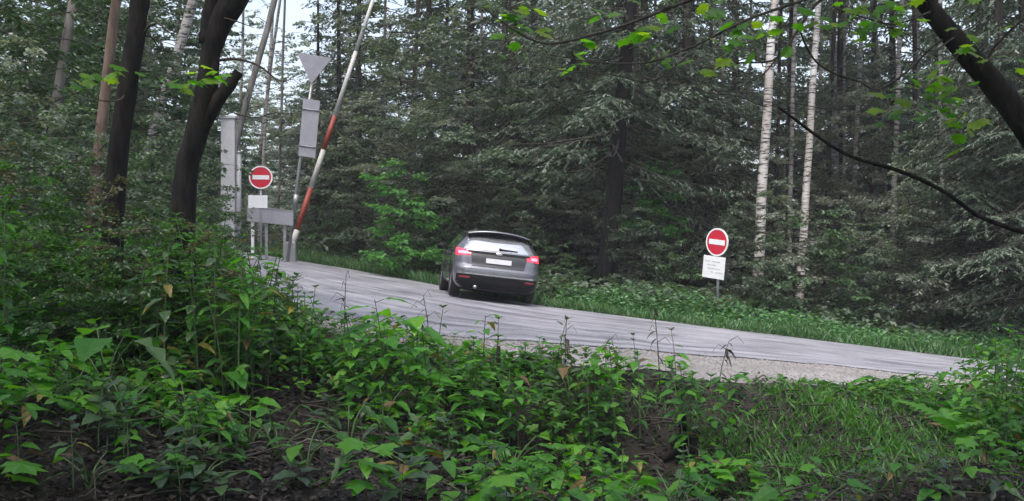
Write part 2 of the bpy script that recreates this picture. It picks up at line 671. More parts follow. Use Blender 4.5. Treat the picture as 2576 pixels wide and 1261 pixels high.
t.links.new(bp.outputs['Normal'], b.inputs['Normal'])
M['gravel'] = m


def near_wobble(x):
    return .18 * np.sin(x * 1.9) + .12 * np.sin(x * 4.3 + 1) + .06 * np.sin(x * 9.1)


strip('gravel_shoulder', M['gravel'], lambda x: yN(x) - .25 + near_wobble(x), lambda x: yA(x) + .9, -22, 26, 420, 9, .004)
strip('road', M['asphalt'], lambda x: yA(x) + .6 * near_wobble(x), lambda x: yF(x) - .05 + .12 * near_wobble(x * 1.7 + 2), -22, 26, 420, 25, .016)

# stones along the edge of the shoulder
rng = np.random.default_rng(5)
n = 5000
x = rng.uniform(-6, 12, n)
y = yN(x) + rng.random(n) ** .8 * (yA(x) - yN(x) + .3) - .1
P = np.stack([x, y, H(x, y) + .005], -1)
a = rng.uniform(0, 6.28, n)
D = np.stack([np.cos(a), np.sin(a), rng.normal(0, .3, n)], -1)
tv = [(-.5, -.5, -.2), (.5, -.4, -.2), (.4, .5, -.2), (-.5, .4, -.2), (0, 0, .45)]
tf = [[0, 1, 4], [1, 2, 4], [2, 3, 4], [3, 0, 4]]
M['stone'] = plain('stone', (.24, .225, .22), .85, dirt=.5, dscale=30)
link('gravel_stones', scatter('gravel_stones', tv, tf, P, frames(D, np.tile([0, 0, 1.0], (n, 1)) + .01), rng.uniform(.012, .05, n) ** 1.0, M['stone']), kind='stuff')


def blades(name, x, y, h, mat, lean=.45, width=.05, seed=1):
    r = np.random.default_rng(seed)
    n = len(x)
    a = r.uniform(0, 6.28, n)
    D = np.stack([np.cos(a) * lean * r.random(n), np.sin(a) * lean * r.random(n), np.ones(n)], -1)
    N = np.stack([np.cos(a + 1.57), np.sin(a + 1.57), np.zeros(n)], -1) + .01
    tv = [(-.5, 0, 0), (.5, 0, 0), (.32, .55, .08), (0, 1, .3), (-.32, .55, .08)]
    S = np.stack([np.full(n, 1.0) * width * (.6 + .8 * r.random(n)), h, h], -1)
    return link(name, scatter(name, tv, [[0, 1, 2, 3, 4]], np.stack([x, y, H(x, y) - .01], -1), frames(D, N), S, mat), kind='stuff')


# far verge, right of the car and thinner beyond it on the left
rng = np.random.default_rng(6)
n = 26000
x = rng.uniform(.6, 15, n)
w = np.interp(x, [.6, 2, 5, 9, 15], [1.0, 2.2, 2.6, 2.6, 2.2])
y = yF(x) + .02 + np.abs(rng.normal(0, .55, n)) * w
keep = (np.sin(x * 1.3 + y * 2.1) + np.sin(x * 3.1 - y) + rng.normal(0, .9, n)) > -1.2
x, y = x[keep], y[keep]
blades('verge_grass', x, y, rng.uniform(.06, .28, len(x)), M['grass'], 1.0, .03, 7)
n = 7000
x = rng.uniform(-14, .6, n)
y = yF(x) + .02 + np.abs(rng.normal(0, .7, n))
blades('roadside_grass', x, y, rng.uniform(.08, .34, n), M['grass'], .8, .03, 8)
M['verge_leaf'] = leaf_mat('verge_leaves', [(.038, .105, .036), (.058, .165, .055), (.095, .22, .075)], trans=.35, rough=.42)
# low leafy growth on the right verge
rng = np.random.default_rng(61)
n = 16000
x = rng.uniform(.9, 15, n)
y = yF(x) + .25 + np.abs(rng.normal(0, 1.0, n))
z = H(x, y) + rng.uniform(.05, .45, n) * sstep(0, 1.2, y - yF(x))
a = rng.uniform(0, 6.28, n)
D = np.stack([np.cos(a), np.sin(a), rng.normal(-.1, .3, n)], -1)
N = np.stack([rng.normal(0, .4, n), rng.normal(0, .4, n), np.ones(n)], -1)
link('verge_herbs', scatter('verge_herbs', *QUAD_LEAF, np.stack([x, y, z], -1), frames(D, N), rng.uniform(.05, .12, n), M['verge_leaf']), kind='stuff')
# moss-green fine growth on the near bank at the right
rng = np.random.default_rng(9)
n = 60000
x = rng.uniform(.8, 6.5, n)
y = rng.uniform(8.0, 14.2, n)
k = np.exp(-(((x - 2.9 - .10 * (y - 10)) / 1.25) ** 2)) * sstep(8.4, 10.2, y) + .10
k *= np.clip(.55 + .5 * np.sin(x * 3.3 + 1) * np.sin(y * 2.7) + .35 * np.sin(x * 1.7 - 2.3 * y), .02, 1)
keep = (rng.random(n) < k) & (y < yN(x) - .8)
x, y = x[keep], y[keep]
blades('fine_bank_grass', x, y, rng.uniform(.03, .09, len(x)) * rng.choice([1, 1, 2.2], len(x)), M['moss'], 1.5, .012, 10)

# leaf litter
rng = np.random.default_rng(12)
n = 46000
y = 5.2 + rng.random(n) ** 1.4 * 9
x = (rng.random(n) - .5) * (y * 1.15)
keep = y < yN(x) - .4
x, y = x[keep], y[keep]
n = len(x)
a = rng.uniform(0, 6.28, n)
D = np.stack([np.cos(a), np.sin(a), rng.normal(.05, .3, n)], -1)
N = np.stack([rng.normal(0, .45, n), rng.normal(0, .45, n), np.ones(n)], -1)
link('leaf_litter', scatter('leaf_litter', *FOLD_LEAF, np.stack([x, y, H(x, y) + rng.uniform(.005, .045, n)], -1), frames(D, N), rng.uniform(.018, .072, n), M['litter']), kind='stuff')
# twigs lying in the litter
rng = np.random.default_rng(13)
g = Geo()
for i in range(600):
    y = rng.uniform(6, 11.5)
    x = rng.uniform(-.5, .5) * y
    a = rng.uniform(0, 6.28)
    L = rng.uniform(.08, .55)
    z = Hs(x, y) + .03
    dx, dy = math.cos(a) * L, math.sin(a) * L
    g.tube([(x, y, z), (x + dx * .5 + rng.normal(0, .03), y + dy * .5, z + .03), (x + dx, y + dy, Hs(x + dx, y + dy) + .03)], [.009, .007, .003], 4, cap=False)
link('twig_litter', g.mesh('twig_litter', M['dry_stem']), kind='stuff')

# leafy floor of the forest beyond the road
rng = np.random.default_rng(14)
n = 90000
y = 23 + rng.random(n) ** 1.5 * 75
x = rng.uniform(-.62, .6, n) * y
az = x / y
keep = (y > yF(x) + 1.2)
cl = np.sin(x * 1.1 + .7 * y) + np.sin(x * 2.3 - 1.1 * y)
keep &= cl + rng.normal(0, .8, n) > -.9
x, y = x[keep], y[keep]
n = len(x)
a = rng.uniform(0, 6.28, n)
D = np.stack([np.cos(a), np.sin(a), rng.normal(-.1, .35, n)], -1)
N = np.stack([rng.normal(0, .5, n), rng.normal(0, .5, n), np.ones(n)], -1)
link('forest_undergrowth', scatter('forest_undergrowth', *QUAD_LEAF, np.stack([x, y, H(x, y) + rng.random(n) ** 1.3 * np.clip(.5 + .03 * (y - 23), .5, 2.2)], -1), frames(D, N), rng.uniform(.09, .2, n) * (1 + y / 90), M['leaf_grey']), kind='stuff')
# ------------------------------------------------------------------ car
def make_car(loc, heading, roll):
    car = thing('car', 'dark grey hatchback with lit red tail lights driving away on the forest road', 'car', loc)
    car.rotation_euler = (0, roll, heading)
    car.scale = (.91, .91, .91)
    rows = [  # z, half width, rear y, front y
        (.20, .74, -1.98, 1.96), (.25, .82, -2.10, 2.06), (.34, .875, -2.165, 2.14), (.46, .895, -2.185, 2.17), (.58, .905, -2.19, 2.18),
        (.645, .908, -2.185, 2.17), (.675, .91, -2.155, 2.165), (.72, .912, -2.105, 2.15), (.80, .913, -2.095, 2.11), (.88, .910, -2.08, 2.0),
        (.95, .902, -2.055, 1.72), (1.00, .888, -2.025, 1.30), (1.05, .868, -1.985, 1.02), (1.12, .825, -1.915, .88), (1.20, .775, -1.83, .72),
        (1.28, .725, -1.735, .54), (1.35, .68, -1.64, .36), (1.41, .635, -1.55, .16), (1.45, .575, -1.46, -.04), (1.475, .44, -1.25, -.28), (1.485, .22, -1.0, -.5)]
    Z = np.array([r[0] for r in rows])
    W_ = lambda z: np.interp(z, Z, [r[1] for r in rows])
    yr = lambda z: np.interp(z, Z, [r[2] for r in rows])
    yf = lambda z: np.interp(z, Z, [r[3] for r in rows])

    def Yr(x, z):
        q = np.abs(x) / W_(z)
        return yr(z) + .07 * q ** 2 + .26 * q ** 9

    def Yf(x, z):
        q = np.abs(x) / W_(z)
        return yf(z) - .16 * q ** 2 - .34 * q ** 8

    zz = np.concatenate([np.linspace(Z[i], Z[i + 1], 3)[:-1] for i in range(len(Z) - 1)] + [[Z[-1]]])
    rings = []
    for z in zz:
        w = float(W_(z))
        tx = np.sin(np.linspace(-1, 1, 21) * math.pi / 2) * w
        rear = [(x, Yr(x, z), z) for x in tx]
        front = [(x, Yf(x, z), z) for x in tx[::-1]]
        y0, y1 = rear[-1][1], front[0][1]
        ss = np.linspace(0, 1, 16)[1:-1]
        right = [(w + .012 * math.sin(math.pi * s), y0 + (y1 - y0) * s, z) for s in ss]
        left = [(-w - .012 * math.sin(math.pi * s), y1 + (y0 - y1) * s, z) for s in ss]
        rings.append(rear + right + front + left)
    n = len(rings[0])
    V = [p for r in rings for p in r]
    Fs = []
    for i in range(len(rings) - 1):
        for j in range(n):
            a, b_ = i * n + j, i * n + (j + 1) % n
            Fs.append([a, b_, b_ + n, a + n])
    Fs.append(list(range(n))[::-1])
    Fs.append([(len(rings) - 1) * n + j for j in range(n)])
    bm_me = Geo().add(V, Fs).mesh('car_body', None)
    paint = plain('car_paint', (.20, .20, .225), .26, metal=.7, coat=1.0, dirt=.15, dscale=3)
    trim = plain('car_black_trim', (.006, .006, .007), .7, spec=.25, dirt=.3)
    rubber = plain('tyre_rubber', (.014, .014, .014), .85, dirt=.4, dscale=12)
    alloy = plain('alloy', (.35, .35, .36), .35, metal=.9)
    glass = plain('sky_pale_glass', (.62, .63, .67), .06, metal=.8, coat=1.0)  # pale metallic base puts a strong sky reflection into the panes
    red = plain('tail_light_red', (.50, .012, .02), .15, coat=1, emit=(1.0, .03, .06, 1.1))
    redl = plain('tail_light_lamp', (.7, .05, .06), .15, coat=1, emit=(1.0, .10, .16, 2.6))
    dull = plain('reflector_red', (.22, .01, .015), .2, coat=1)
    white = plain('plate_white', (.55, .55, .57), .4, dirt=.12, dscale=20)
    chrome = plain('chrome_strip', (.62, .62, .64), .22, metal=1)
    # wheel arches cut out of the shell
    wheel_y, wheel_z, wr = (-1.30, 1.35), .325, .325
    shell = bpy.data.objects.new('shell', bm_me)
    C.objects.link(shell)
    cutters = []
    for wy in wheel_y:
        gm = Geo().tube([(-1.2, wy, wheel_z), (-.66, wy, wheel_z)], .385, 32)
        gm.tube([(.66, wy, wheel_z), (1.2, wy, wheel_z)], .385, 32)
        co = bpy.data.objects.new('cutter', gm.mesh('cutter', None))
        C.objects.link(co)
        bo = shell.modifiers.new('arch', 'BOOLEAN')
        bo.operation = 'DIFFERENCE'
        bo.object = co
        bo.solver = 'EXACT'
        cutters.append(co)
    dg = bpy.context.evaluated_depsgraph_get()
    body_me = bpy.data.meshes.new_from_object(shell.evaluated_get(dg))
    for o in cutters + [shell]:
        bpy.data.objects.remove(o, do_unlink=True)
    body_me.materials.clear()
    body_me.materials.append(paint)
    body_me.shade_smooth()
    try:
        body_me.set_sharp_from_angle(angle=R(38))
    except Exception:
        pass
    link('body', body_me, car)

    def patch(name, mat, z0, z1, x0, x1, off=.006, nx=16, nz=6, parent=car, depth=.02, label=None):
        """a panel lying on the rear of the body; x0, x1 are functions of 0..1 up the panel"""
        P = []
        for i in range(nz + 1):
            s = i / nz
            for j in range(nx + 1):
                u = j / nx
                xa, xb = x0(s), x1(s)
                x = xa + (xb - xa) * u
                z = z0(u) + (z1(u) - z0(u)) * s
                P.append((x, float(Yr(x, z)) - off, z))
        P = np.array(P)
        g = Geo().grid(P, nz + 1, nx + 1)
        Q = P + np.array([0, depth + off, 0])
        rim = [i for i in range(nx + 1)] + [i * (nx + 1) + nx for i in range(1, nz + 1)] + \
              [nz * (nx + 1) + i for i in range(nx - 1, -1, -1)] + [i * (nx + 1) for i in range(nz - 1, 0, -1)]
        k = len(rim)
        g.add(np.concatenate([P[rim], Q[rim]]), [[i, (i + 1) % k, k + (i + 1) % k, k + i] for i in range(k)])
        me = g.mesh(name, mat)
        try:
            me.set_sharp_from_angle(angle=R(38))
        except Exception:
            pass
        return link(name, me, parent, label=label)

    c = lambda v: (lambda s: v)
    win = patch('rear_window', glass, lambda u: 1.030 + .012 * math.sin(math.pi * u), lambda u: 1.395 - .02 * (2 * u - 1) ** 2,
                lambda s: -.755 + .17 * s, lambda s: .755 - .17 * s, .008)
    wp = Geo()
    wp.tube([(.02, float(Yr(.02, 1.10)) - .04, 1.085), (.40, float(Yr(.4, 1.09)) - .035, 1.082)], [.02, .008], 6)
    wp.tube([(.02, float(Yr(.02, 1.10)) + .01, 1.085), (.02, float(Yr(.02, 1.10)) - .05, 1.085)], .03, 8)
    link('wiper', wp.mesh('wiper', trim), win)
    # spoiler over the window
    P = []
    for i in range(25):
        q = -1 + i / 12
        x = .665 * q
        zt = 1.475 - .075 * abs(q) ** 2.4
        for (dy, dz) in ((.30, .004), (.0, .0), (-.17, -.018), (-.185, -.045), (-.02, -.055), (.2, -.03)):
            P.append((x, -1.60 + .10 * q * q + dy, zt + dz))
    g = Geo().grid(np.array(P), 25, 6)
    g.add(np.array([P[i * 6 + k] for i in (0, 24) for k in range(6)]), [list(range(6)), list(range(6, 12))[::-1]])
    sp = link('spoiler', g.mesh('spoiler', paint), car)
    P2 = []
    for i in range(25):
        q = -1 + i / 12
        x = .655 * q
        zt = 1.428 - .075 * abs(q) ** 2.4
        for (dy, dz) in ((-.178, .004), (-.172, -.048), (.05, -.055)):
            P2.append((x, -1.60 + .10 * q * q + dy, zt + dz))
    link('spoiler_shadow_lip', Geo().grid(np.array(P2), 25, 3).mesh('spoiler_shadow_lip', trim), sp)  # black edge under the spoiler, with its shadow put into the colour
    # tailgate below the window: recess shade painted as a dark panel, with number plate
    gatem = plain('tailgate_shade_grey', (.035, .035, .038), .4, dirt=.2)
    tg = patch('tailgate_panel', gatem, lambda u: .700, lambda u: .965, lambda s: -.60 + .05 * (1 - s), lambda s: .60 - .05 * (1 - s), .014, label='tailgate recess with painted shade')
    patch('number_plate', white, c(.775), c(.875), c(-.27), c(.27), .03, 8, 2, tg, .02)
    patch('trim_bar', trim, c(.968), c(1.012), c(-.66), c(.66), .026, 16, 2, tg)
    a = np.linspace(0, 6.283, 20, endpoint=False)
    bg = Geo()
    zc = .985
    for (rx, rz, yy) in ((.078, .033, .042),):
        rim = [(rx * math.cos(k), float(Yr(0, zc)) - yy, zc + rz * math.sin(k)) for k in a]
        bk = [(p[0], p[1] + .02, p[2]) for p in rim]
        bg.add(rim + bk, [list(range(20))[::-1]] + [[i, (i + 1) % 20, 20 + (i + 1) % 20, 20 + i] for i in range(20)])
    link('badge', bg.mesh('badge', chrome), tg)
    for s in (-1, 1):
        lo, hi = sorted((s * .60, s * .905))
        fx0 = (lambda q, s=s: -.893 + .006 * q if s < 0 else .62 - .05 * q)
        fx1 = (lambda q, s=s: -.62 + .05 * q if s < 0 else .893 - .006 * q)
        tl = patch('tail_light', red, lambda u, s=s: .885 + .03 * (1 - u if s < 0 else u) * 0 + .02 * (u if s < 0 else 1 - u),
                   lambda u, s=s: 1.045 - .055 * (u if s < 0 else 1 - u), fx0, fx1, .012, 14, 4)
        patch('lamp_insert', redl, lambda u: .925, lambda u: .985, lambda q, s=s: -.85 if s < 0 else .70, lambda q, s=s: -.70 if s < 0 else .85, .018, 8, 2, tl, .01)
        patch('reflector', dull, lambda u: .43, lambda u: .465, lambda q, s=s: -.80 if s < 0 else .58, lambda q, s=s: -.58 if s < 0 else .80, .026, 6, 1)
    # bumper: pale moulding, black diffuser
    patch('bumper_strip', chrome, c(.515), c(.540), c(-.84), c(.84), .026, 20, 1, label='pale strip along the bumper')
    patch('diffuser', trim, c(.215), c(.50), lambda s: -.70 - .15 * min(1, s * 2.5), lambda s: .70 + .15 * min(1, s * 2.5), .018, 20, 8)
    ex = Geo()
    ex.tube([(-.45, -2.20, .255), (-.45, -1.9, .255)], .038, 12)
    link('exhaust', ex.mesh('exhaust', alloy), car)
    un = Geo().box(-.66, .66, -1.9, 1.9, .17, .26)
    link('underbody', un.mesh('underbody', trim, False), car)
    # side glass, doors, handles, mirrors
    for s in (-1, 1):
        def side(y, z, off):
            return (s * (float(W_(z)) + .012 * math.sin(math.pi * np.clip((y + 1.9) / 3.6, 0, 1)) + off), y, z)
        P = []
        for i in range(6):
            z = 1.035 + (1.375 - 1.035) * i / 5
            ya, yb = -1.62 + .55 * (z - 1.03), 1.0 - 1.85 * (z - 1.03)
            for j in range(13):
                P.append(side(ya + (yb - ya) * j / 12, z, .006))
        link('side_window', Geo().grid(np.array(P), 6, 13).mesh('side_window', glass), car)
        for yy in (-.36, .62):
            pg = Geo().grid(np.array([side(yy + k * .035, z, .010) for z in np.linspace(1.03, 1.37, 5) for k in (-1, 1)]), 5, 2)
            link('window_pillar', pg.mesh('window_pillar', trim), car)
        for (ya, yb) in ((-1.02, -.37), (-.33, .78)):
            P = []
            for i in range(9):
                z = .33 + (1.02 - .33) * i / 8
                y0 = max(ya, -1.30 + math.sqrt(max(0, .41 ** 2 - min(.41, abs(z - .325)) ** 2))) if ya < -.9 else ya
                for j in range(7):
                    P.append(side(y0 + (yb - y0) * j / 6, z, .007))
            dr = link('door', Geo().grid(np.array(P), 9, 7).mesh('door', paint), car)
            p = side(ya + .16, .93, .03)
            link('handle', Geo().box(p[0] - .014, p[0] + .014, p[1] - .09, p[1] + .09, .92, .945).mesh('handle', paint, False, .006), dr)
        mp = side(.72, 1.04, 0)
        mg = Geo()
        mg.tube([(mp[0] - s * .02, .72, 1.02), (mp[0] + s * .10, .70, 1.04)], [.03, .025], 8)
        mg.tube([(mp[0] + s * .06, .70, 1.06), (mp[0] + s * .10, .69, 1.065), (mp[0] + s * .20, .70, 1.06), (mp[0] + s * .23, .71, 1.055)], [.055, .085, .075, .04], 10)
        link('mirror', mg.mesh('mirror', trim), car)
        for wy in wheel_y:
            wpt = (s * .80, wy, wheel_z)
            prof = [(.205, -.105), (.28, -.11), (.315, -.095), (.325, -.06), (.325, .06), (.315, .095), (.28, .11), (.205, .105)]
            k = 32
            V = [(x, r * math.cos(2 * math.pi * i / k), r * math.sin(2 * math.pi * i / k)) for i in range(k) for (r, x) in prof]
            Fs = [[i * 8 + j, i * 8 + (j + 1) % 8, ((i + 1) % k) * 8 + (j + 1) % 8, ((i + 1) % k) * 8 + j] for i in range(k) for j in range(8)]
            wh = link('wheel', Geo().tube([(-.09, 0, 0), (.07, 0, 0)], .19, 20).mesh('wheel', trim), car, Matrix.Translation(wpt))
            link('tyre', Geo().add(V, Fs).mesh('tyre', rubber), wh)
            rg = Geo()
            rg.tube([(s * .07, 0, 0), (s * .09, 0, 0)], .06, 12)
            for q in range(5):
                an = q * 2 * math.pi / 5
                rg.tube([(s * .085, .04 * math.cos(an), .04 * math.sin(an)), (s * .075, .2 * math.cos(an), .2 * math.sin(an))], [.028, .022], 6)
            link('rim', rg.mesh('rim', alloy), wh)
    return car


hd = R(8)
rear = at(1234, 758, 21.5)
cc = Vector((rear.x, rear.y, 0)) + Vector((-math.sin(hd), math.cos(hd), 0)) * 1.30
make_car((cc.x, cc.y, Hs(cc.x, cc.y) + .018), hd, math.atan(.115))

# ------------------------------------------------------------------ signs by the road
M['steel'] = plain('galvanised_steel', (.33, .33, .345), .45, metal=.5, dirt=.25, dscale=8)
M['sign_back'] = plain('sign_back_grey', (.30, .30, .335), .5, metal=.0, dirt=.2, dscale=5)
M['sign_white'] = plain('sign_white', (.74, .74, .76), .4, dirt=.10, dscale=9)
M['sign_red'] = plain('sign_red', (.50, .014, .035), .35, dirt=.12, dscale=9)
M['faded'] = plain('faded_print', (.38, .37, .40), .6)
M['boom_red'] = plain('barrier_red', (.30, .05, .03), .5, dirt=.25, dscale=12)
M['boom_white'] = plain('barrier_white', (.50, .49, .47), .5, dirt=.25, dscale=12)


def disc(r, y0, y1, zc, k=48, r_in=0.0):
    a = np.linspace(0, 2 * math.pi, k, endpoint=False)
    f = [(r * math.cos(q), y0, zc + r * math.sin(q)) for q in a]
    bk = [(p[0], y1, p[2]) for p in f]
    g = Geo()
    Fs = [[i, (i + 1) % k, k + (i + 1) % k, k + i] for i in range(k)]
    if r_in:
        fi = [(r_in * math.cos(q), y0, zc + r_in * math.sin(q)) for q in a]
        Fs += [[i, 2 * k + i, 2 * k + (i + 1) % k, (i + 1) % k] for i in range(k)]
        return g.add(f + bk + fi, Fs)
    return g.add(f + bk, Fs + [list(range(k)), list(range(k, 2 * k))[::-1]])


def no_entry(label, base, zc, yaw, plate, letters, tilt=0.0, roll=0.0):
    """zc: height of the disc centre above the base; plate: (x0, x1, z0, z1)"""
    s = thing('no_entry_sign', label, 'road sign', base, yaw, group='no entry signs beside the road')
    s.rotation_euler = (0, tilt, yaw)
    link('pole', Geo().tube([(0, .045, -.2), (0, .045, zc + .25)], .030, 12).mesh('pole', M['steel']), s)
    d = link('sign_disc', disc(.272, -.004, .012, zc).mesh('sign_disc', M['sign_red'], False), s)
    link('white_rim', disc(.302, -.008, .014, zc, r_in=.268).mesh('white_rim', M['sign_white'], False), d)
    link('white_bar', Geo().box(-.215, .215, -.009, -.003, zc - .055, zc + .055).mesh('white_bar', M['sign_white'], False), d)
    x0, x1, z0, z1 = plate
    p = link('information_plate', Geo().box(x0, x1, -.006, .012, z0, z1).mesh('information_plate', M['sign_white'], False, .004), s)
    if letters:       # weathered print, too faded to read
        r = random.Random(3)
        g = Geo()
        for k, zf in enumerate((.74, .58, .42, .26)):
            x = x0 + .05 + .02 * k
            while x < x1 - .07:
                w = r.uniform(.02, .06)
                if r.random() < .7:
                    g.box(x, x + w, -.0085, -.0055, z0 + (z1 - z0) * zf, z0 + (z1 - z0) * zf + .022)
                x += w + .014
        link('faded_print', g.mesh('faded_print', M['faded'], False), p, kind='stuff')
    if roll:
        for q in (d, p):
            q.matrix_local = Matrix.Translation((0, 0, zc)) @ Matrix.Rotation(roll, 4, 'Y') @ Matrix.Translation((0, 0, -zc))
    return s


bR = at(1801, 800, 23.6)
bx, by = bR.x, bR.y
zR = Hs(bx, by)
cR = at(1811, 609, 23.6).z - zR
no_entry('oval-looking no entry sign over a white plate on the grassy verge right of the car', (bx, by, zR), cR, R(-50),
         (-.33, .265, cR - .79, cR - .31), True, .02, .09)
bL = at(656, 640, 28.6)
zL = Hs(bL.x, bL.y)
cL = at(656, 446, 28.6).z - zL
no_entry('round no entry sign on a tall pole left of the car near the raised barrier', (bL.x, bL.y, zL), cL, R(8), (-.32, .17, cL - .80, cL - .47), False)

# low grey board on posts
lb = at(680, 640, 29.4)
zb = Hs(lb.x, lb.y)
bo = thing('low_board', 'low grey horizontal board on pale posts below the left no entry sign', 'board', (lb.x, lb.y, zb), R(4))
zt, zm = at(680, 526, 29.4).z - zb, at(680, 562, 29.4).z - zb
w = 57 / F * 29.4
tilt = .10
g = Geo()
g.add([(-w, -.02, zm + w * tilt), (w, -.02, zm - w * tilt), (w, -.02, zt - w * tilt), (-w, -.02, zt + w * tilt),
       (-w, .02, zm + w * tilt), (w, .02, zm - w * tilt), (w, .02, zt - w * tilt), (-w, .02, zt + w * tilt)],
      [[0, 1, 2, 3], [5, 4, 7, 6], [4, 0, 3, 7], [1, 5, 6, 2], [3, 2, 6, 7], [4, 5, 1, 0]])
link('board_panel', g.mesh('board_panel', M['sign_back'], False), bo)
link('board_edge', Geo().add([(-w, -.03, zt + w * tilt), (w, -.03, zt - w * tilt), (w, .03, zt - w * tilt), (-w, .03, zt + w * tilt),
                              (-w, -.03, zt + w * tilt + .03), (w, -.03, zt - w * tilt + .03), (w, .03, zt - w * tilt + .03), (-w, .03, zt + w * tilt + .03)],
                             [[0, 1, 5, 4], [1, 2, 6, 5], [2, 3, 7, 6], [3, 0, 4, 7], [4, 5, 6, 7], [3, 2, 1, 0]]).mesh('board_edge', M['steel'], False), bo)
for q in (-.78, -.18, .62):
    link('post', Geo().box(w * q - .04, w * q + .04, .025, .09, -.3, zt - w * q * tilt - .05).mesh('post', M['sign_white'] if q < -.5 else M['steel'], False, .008), bo)

# yield sign and long panel seen from behind on a leaning pole
yb = at(722, 642, 30.0)
zy = Hs(yb.x, yb.y)
ys = thing('yield_sign', 'triangular road sign seen from behind over a long grey panel on a leaning pole', 'road sign', (yb.x, yb.y, zy))
dz = zy - CZ
tp = at(792, 160, 30.0)
ax = np.array([tp.x - yb.x, 0, tp.z - zy])
link('pole', Geo().tube([(-.02, 0, -.3), tuple(ax * .5 + np.array([-.03, 0, 0])), tuple(ax)], [.045, .042, .036], 10).mesh('pole', M['steel']), ys)


def loc_pt(px, py, dy=0.0):
    p = at(px, py, 30.0)
    return (p.x - yb.x, dy, p.z - zy)


tri = [loc_pt(748, 133, -.06), loc_pt(836, 147, -.06), loc_pt(784, 212, -.06)]
tb = [(p[0], p[1] + .02, p[2]) for p in tri]
link('triangle_plate', Geo().add(tri + tb, [[0, 2, 1], [3, 4, 5], [0, 1, 4, 3], [1, 2, 5, 4], [2, 0, 3, 5]]).mesh('triangle_plate', M['sign_back'], False), ys)
q4 = [loc_pt(752, 392, -.07), loc_pt(794, 398, -.07), loc_pt(806, 254, -.07), loc_pt(764, 248, -.07)]
qb = [(p[0], p[1] + .02, p[2]) for p in q4]
pn = link('long_panel', Geo().add(q4 + qb, [[0, 1, 2, 3], [7, 6, 5, 4], [0, 4, 5, 1], [1, 5, 6, 2], [2, 6, 7, 3], [3, 7, 4, 0]]).mesh('long_panel', M['sign_back'], False), ys)
g = Geo()
for f in (.18, .82):
    a0 = np.array(q4[0]) * (1 - f) + np.array(q4[3]) * f
    a1 = np.array(q4[1]) * (1 - f) + np.array(q4[2]) * f
    g.tube([a0 + [0, -.015, 0], a1 + [0, -.015, 0]], .018, 6)
link('bracket', g.mesh('bracket', M['steel']), pn)
link('clamp', Geo().tube([ax * .28, ax * .34], .075, 10).mesh('clamp', M['steel']), ys)

# raised barrier: red and white boom leaning up to the right
b0 = at(733, 622, 30.6)
b1 = at(948, -30, 31.4)
zb0 = Hs(b0.x, b0.y)
ba = thing('raised_barrier', 'raised barrier boom in red and white bands leaning up among the trees', 'barrier', (b0.x, b0.y, zb0))
o0 = Vector((0, 0, b0.z - zb0))
o1 = b1 - Vector((b0.x, b0.y, zb0))
link('barrier_housing', Geo().box(-.14, .14, -.12, .12, -.3, max(.5, o0.z + .15)).mesh('barrier_housing', M['steel'], False, .02), ba)
cuts = [0, .065, .225, .37, .50, .75, 1.0]
for i in range(len(cuts) - 1):
    pa, pb = o0.lerp(o1, cuts[i]), o0.lerp(o1, cuts[i + 1])
    link('boom_band', Geo().tube([pa, pb], [.085 - .035 * cuts[i], .085 - .035 * cuts[i + 1]], 8).mesh('boom_band', M['boom_red'] if i in (1, 3) else M['boom_white'], True), ba,
         label='red band of the boom' if i in (1, 3) else 'white band of the boom')

# bare grey post and broad pale post left of the no entry sign
p = at(600, 640, 31)
z0 = Hs(p.x, p.y)
gp = thing('grey_post', 'slim grey post standing between the pale trunk and the left no entry sign', 'post', (p.x, p.y, z0))
zt = at(600, 385, 31).z - z0
link('shaft', Geo().tube([(0, 0, -.3), (.02, 0, zt)], [.075, .065], 10).mesh('shaft', M['sign_back']), gp)
link('cap', Geo().tube([(.02, 0, zt), (.02, 0, zt + .05)], [.08, .06], 10).mesh('cap', M['steel']), gp)
p = at(576, 640, 33)
z0 = Hs(p.x, p.y)
zt = at(576, 300, 33).z - z0
gp = thing('concrete_pillar', 'broad pale concrete pillar behind the grey post at the side road', 'pillar', (p.x, p.y, z0))
M['concrete'] = plain('pale_concrete', (.60, .595, .62), .8, dirt=.25, dscale=3)
link('shaft', Geo().box(-.21, .21, -.15, .15, -.3, zt).mesh('shaft', M['concrete'], False, .02), gp)
link('cap', Geo().box(-.25, .25, -.19, .19, zt + .002, zt + .10).mesh('cap', M['concrete'], False, .02), gp)
# ------------------------------------------------------------------ trees: prototypes (mesh data shared by the copies)
def up_noise(r, n, s=.4):
    return np.stack([r.normal(0, s, n), r.normal(0, s, n), np.ones(n)], -1)


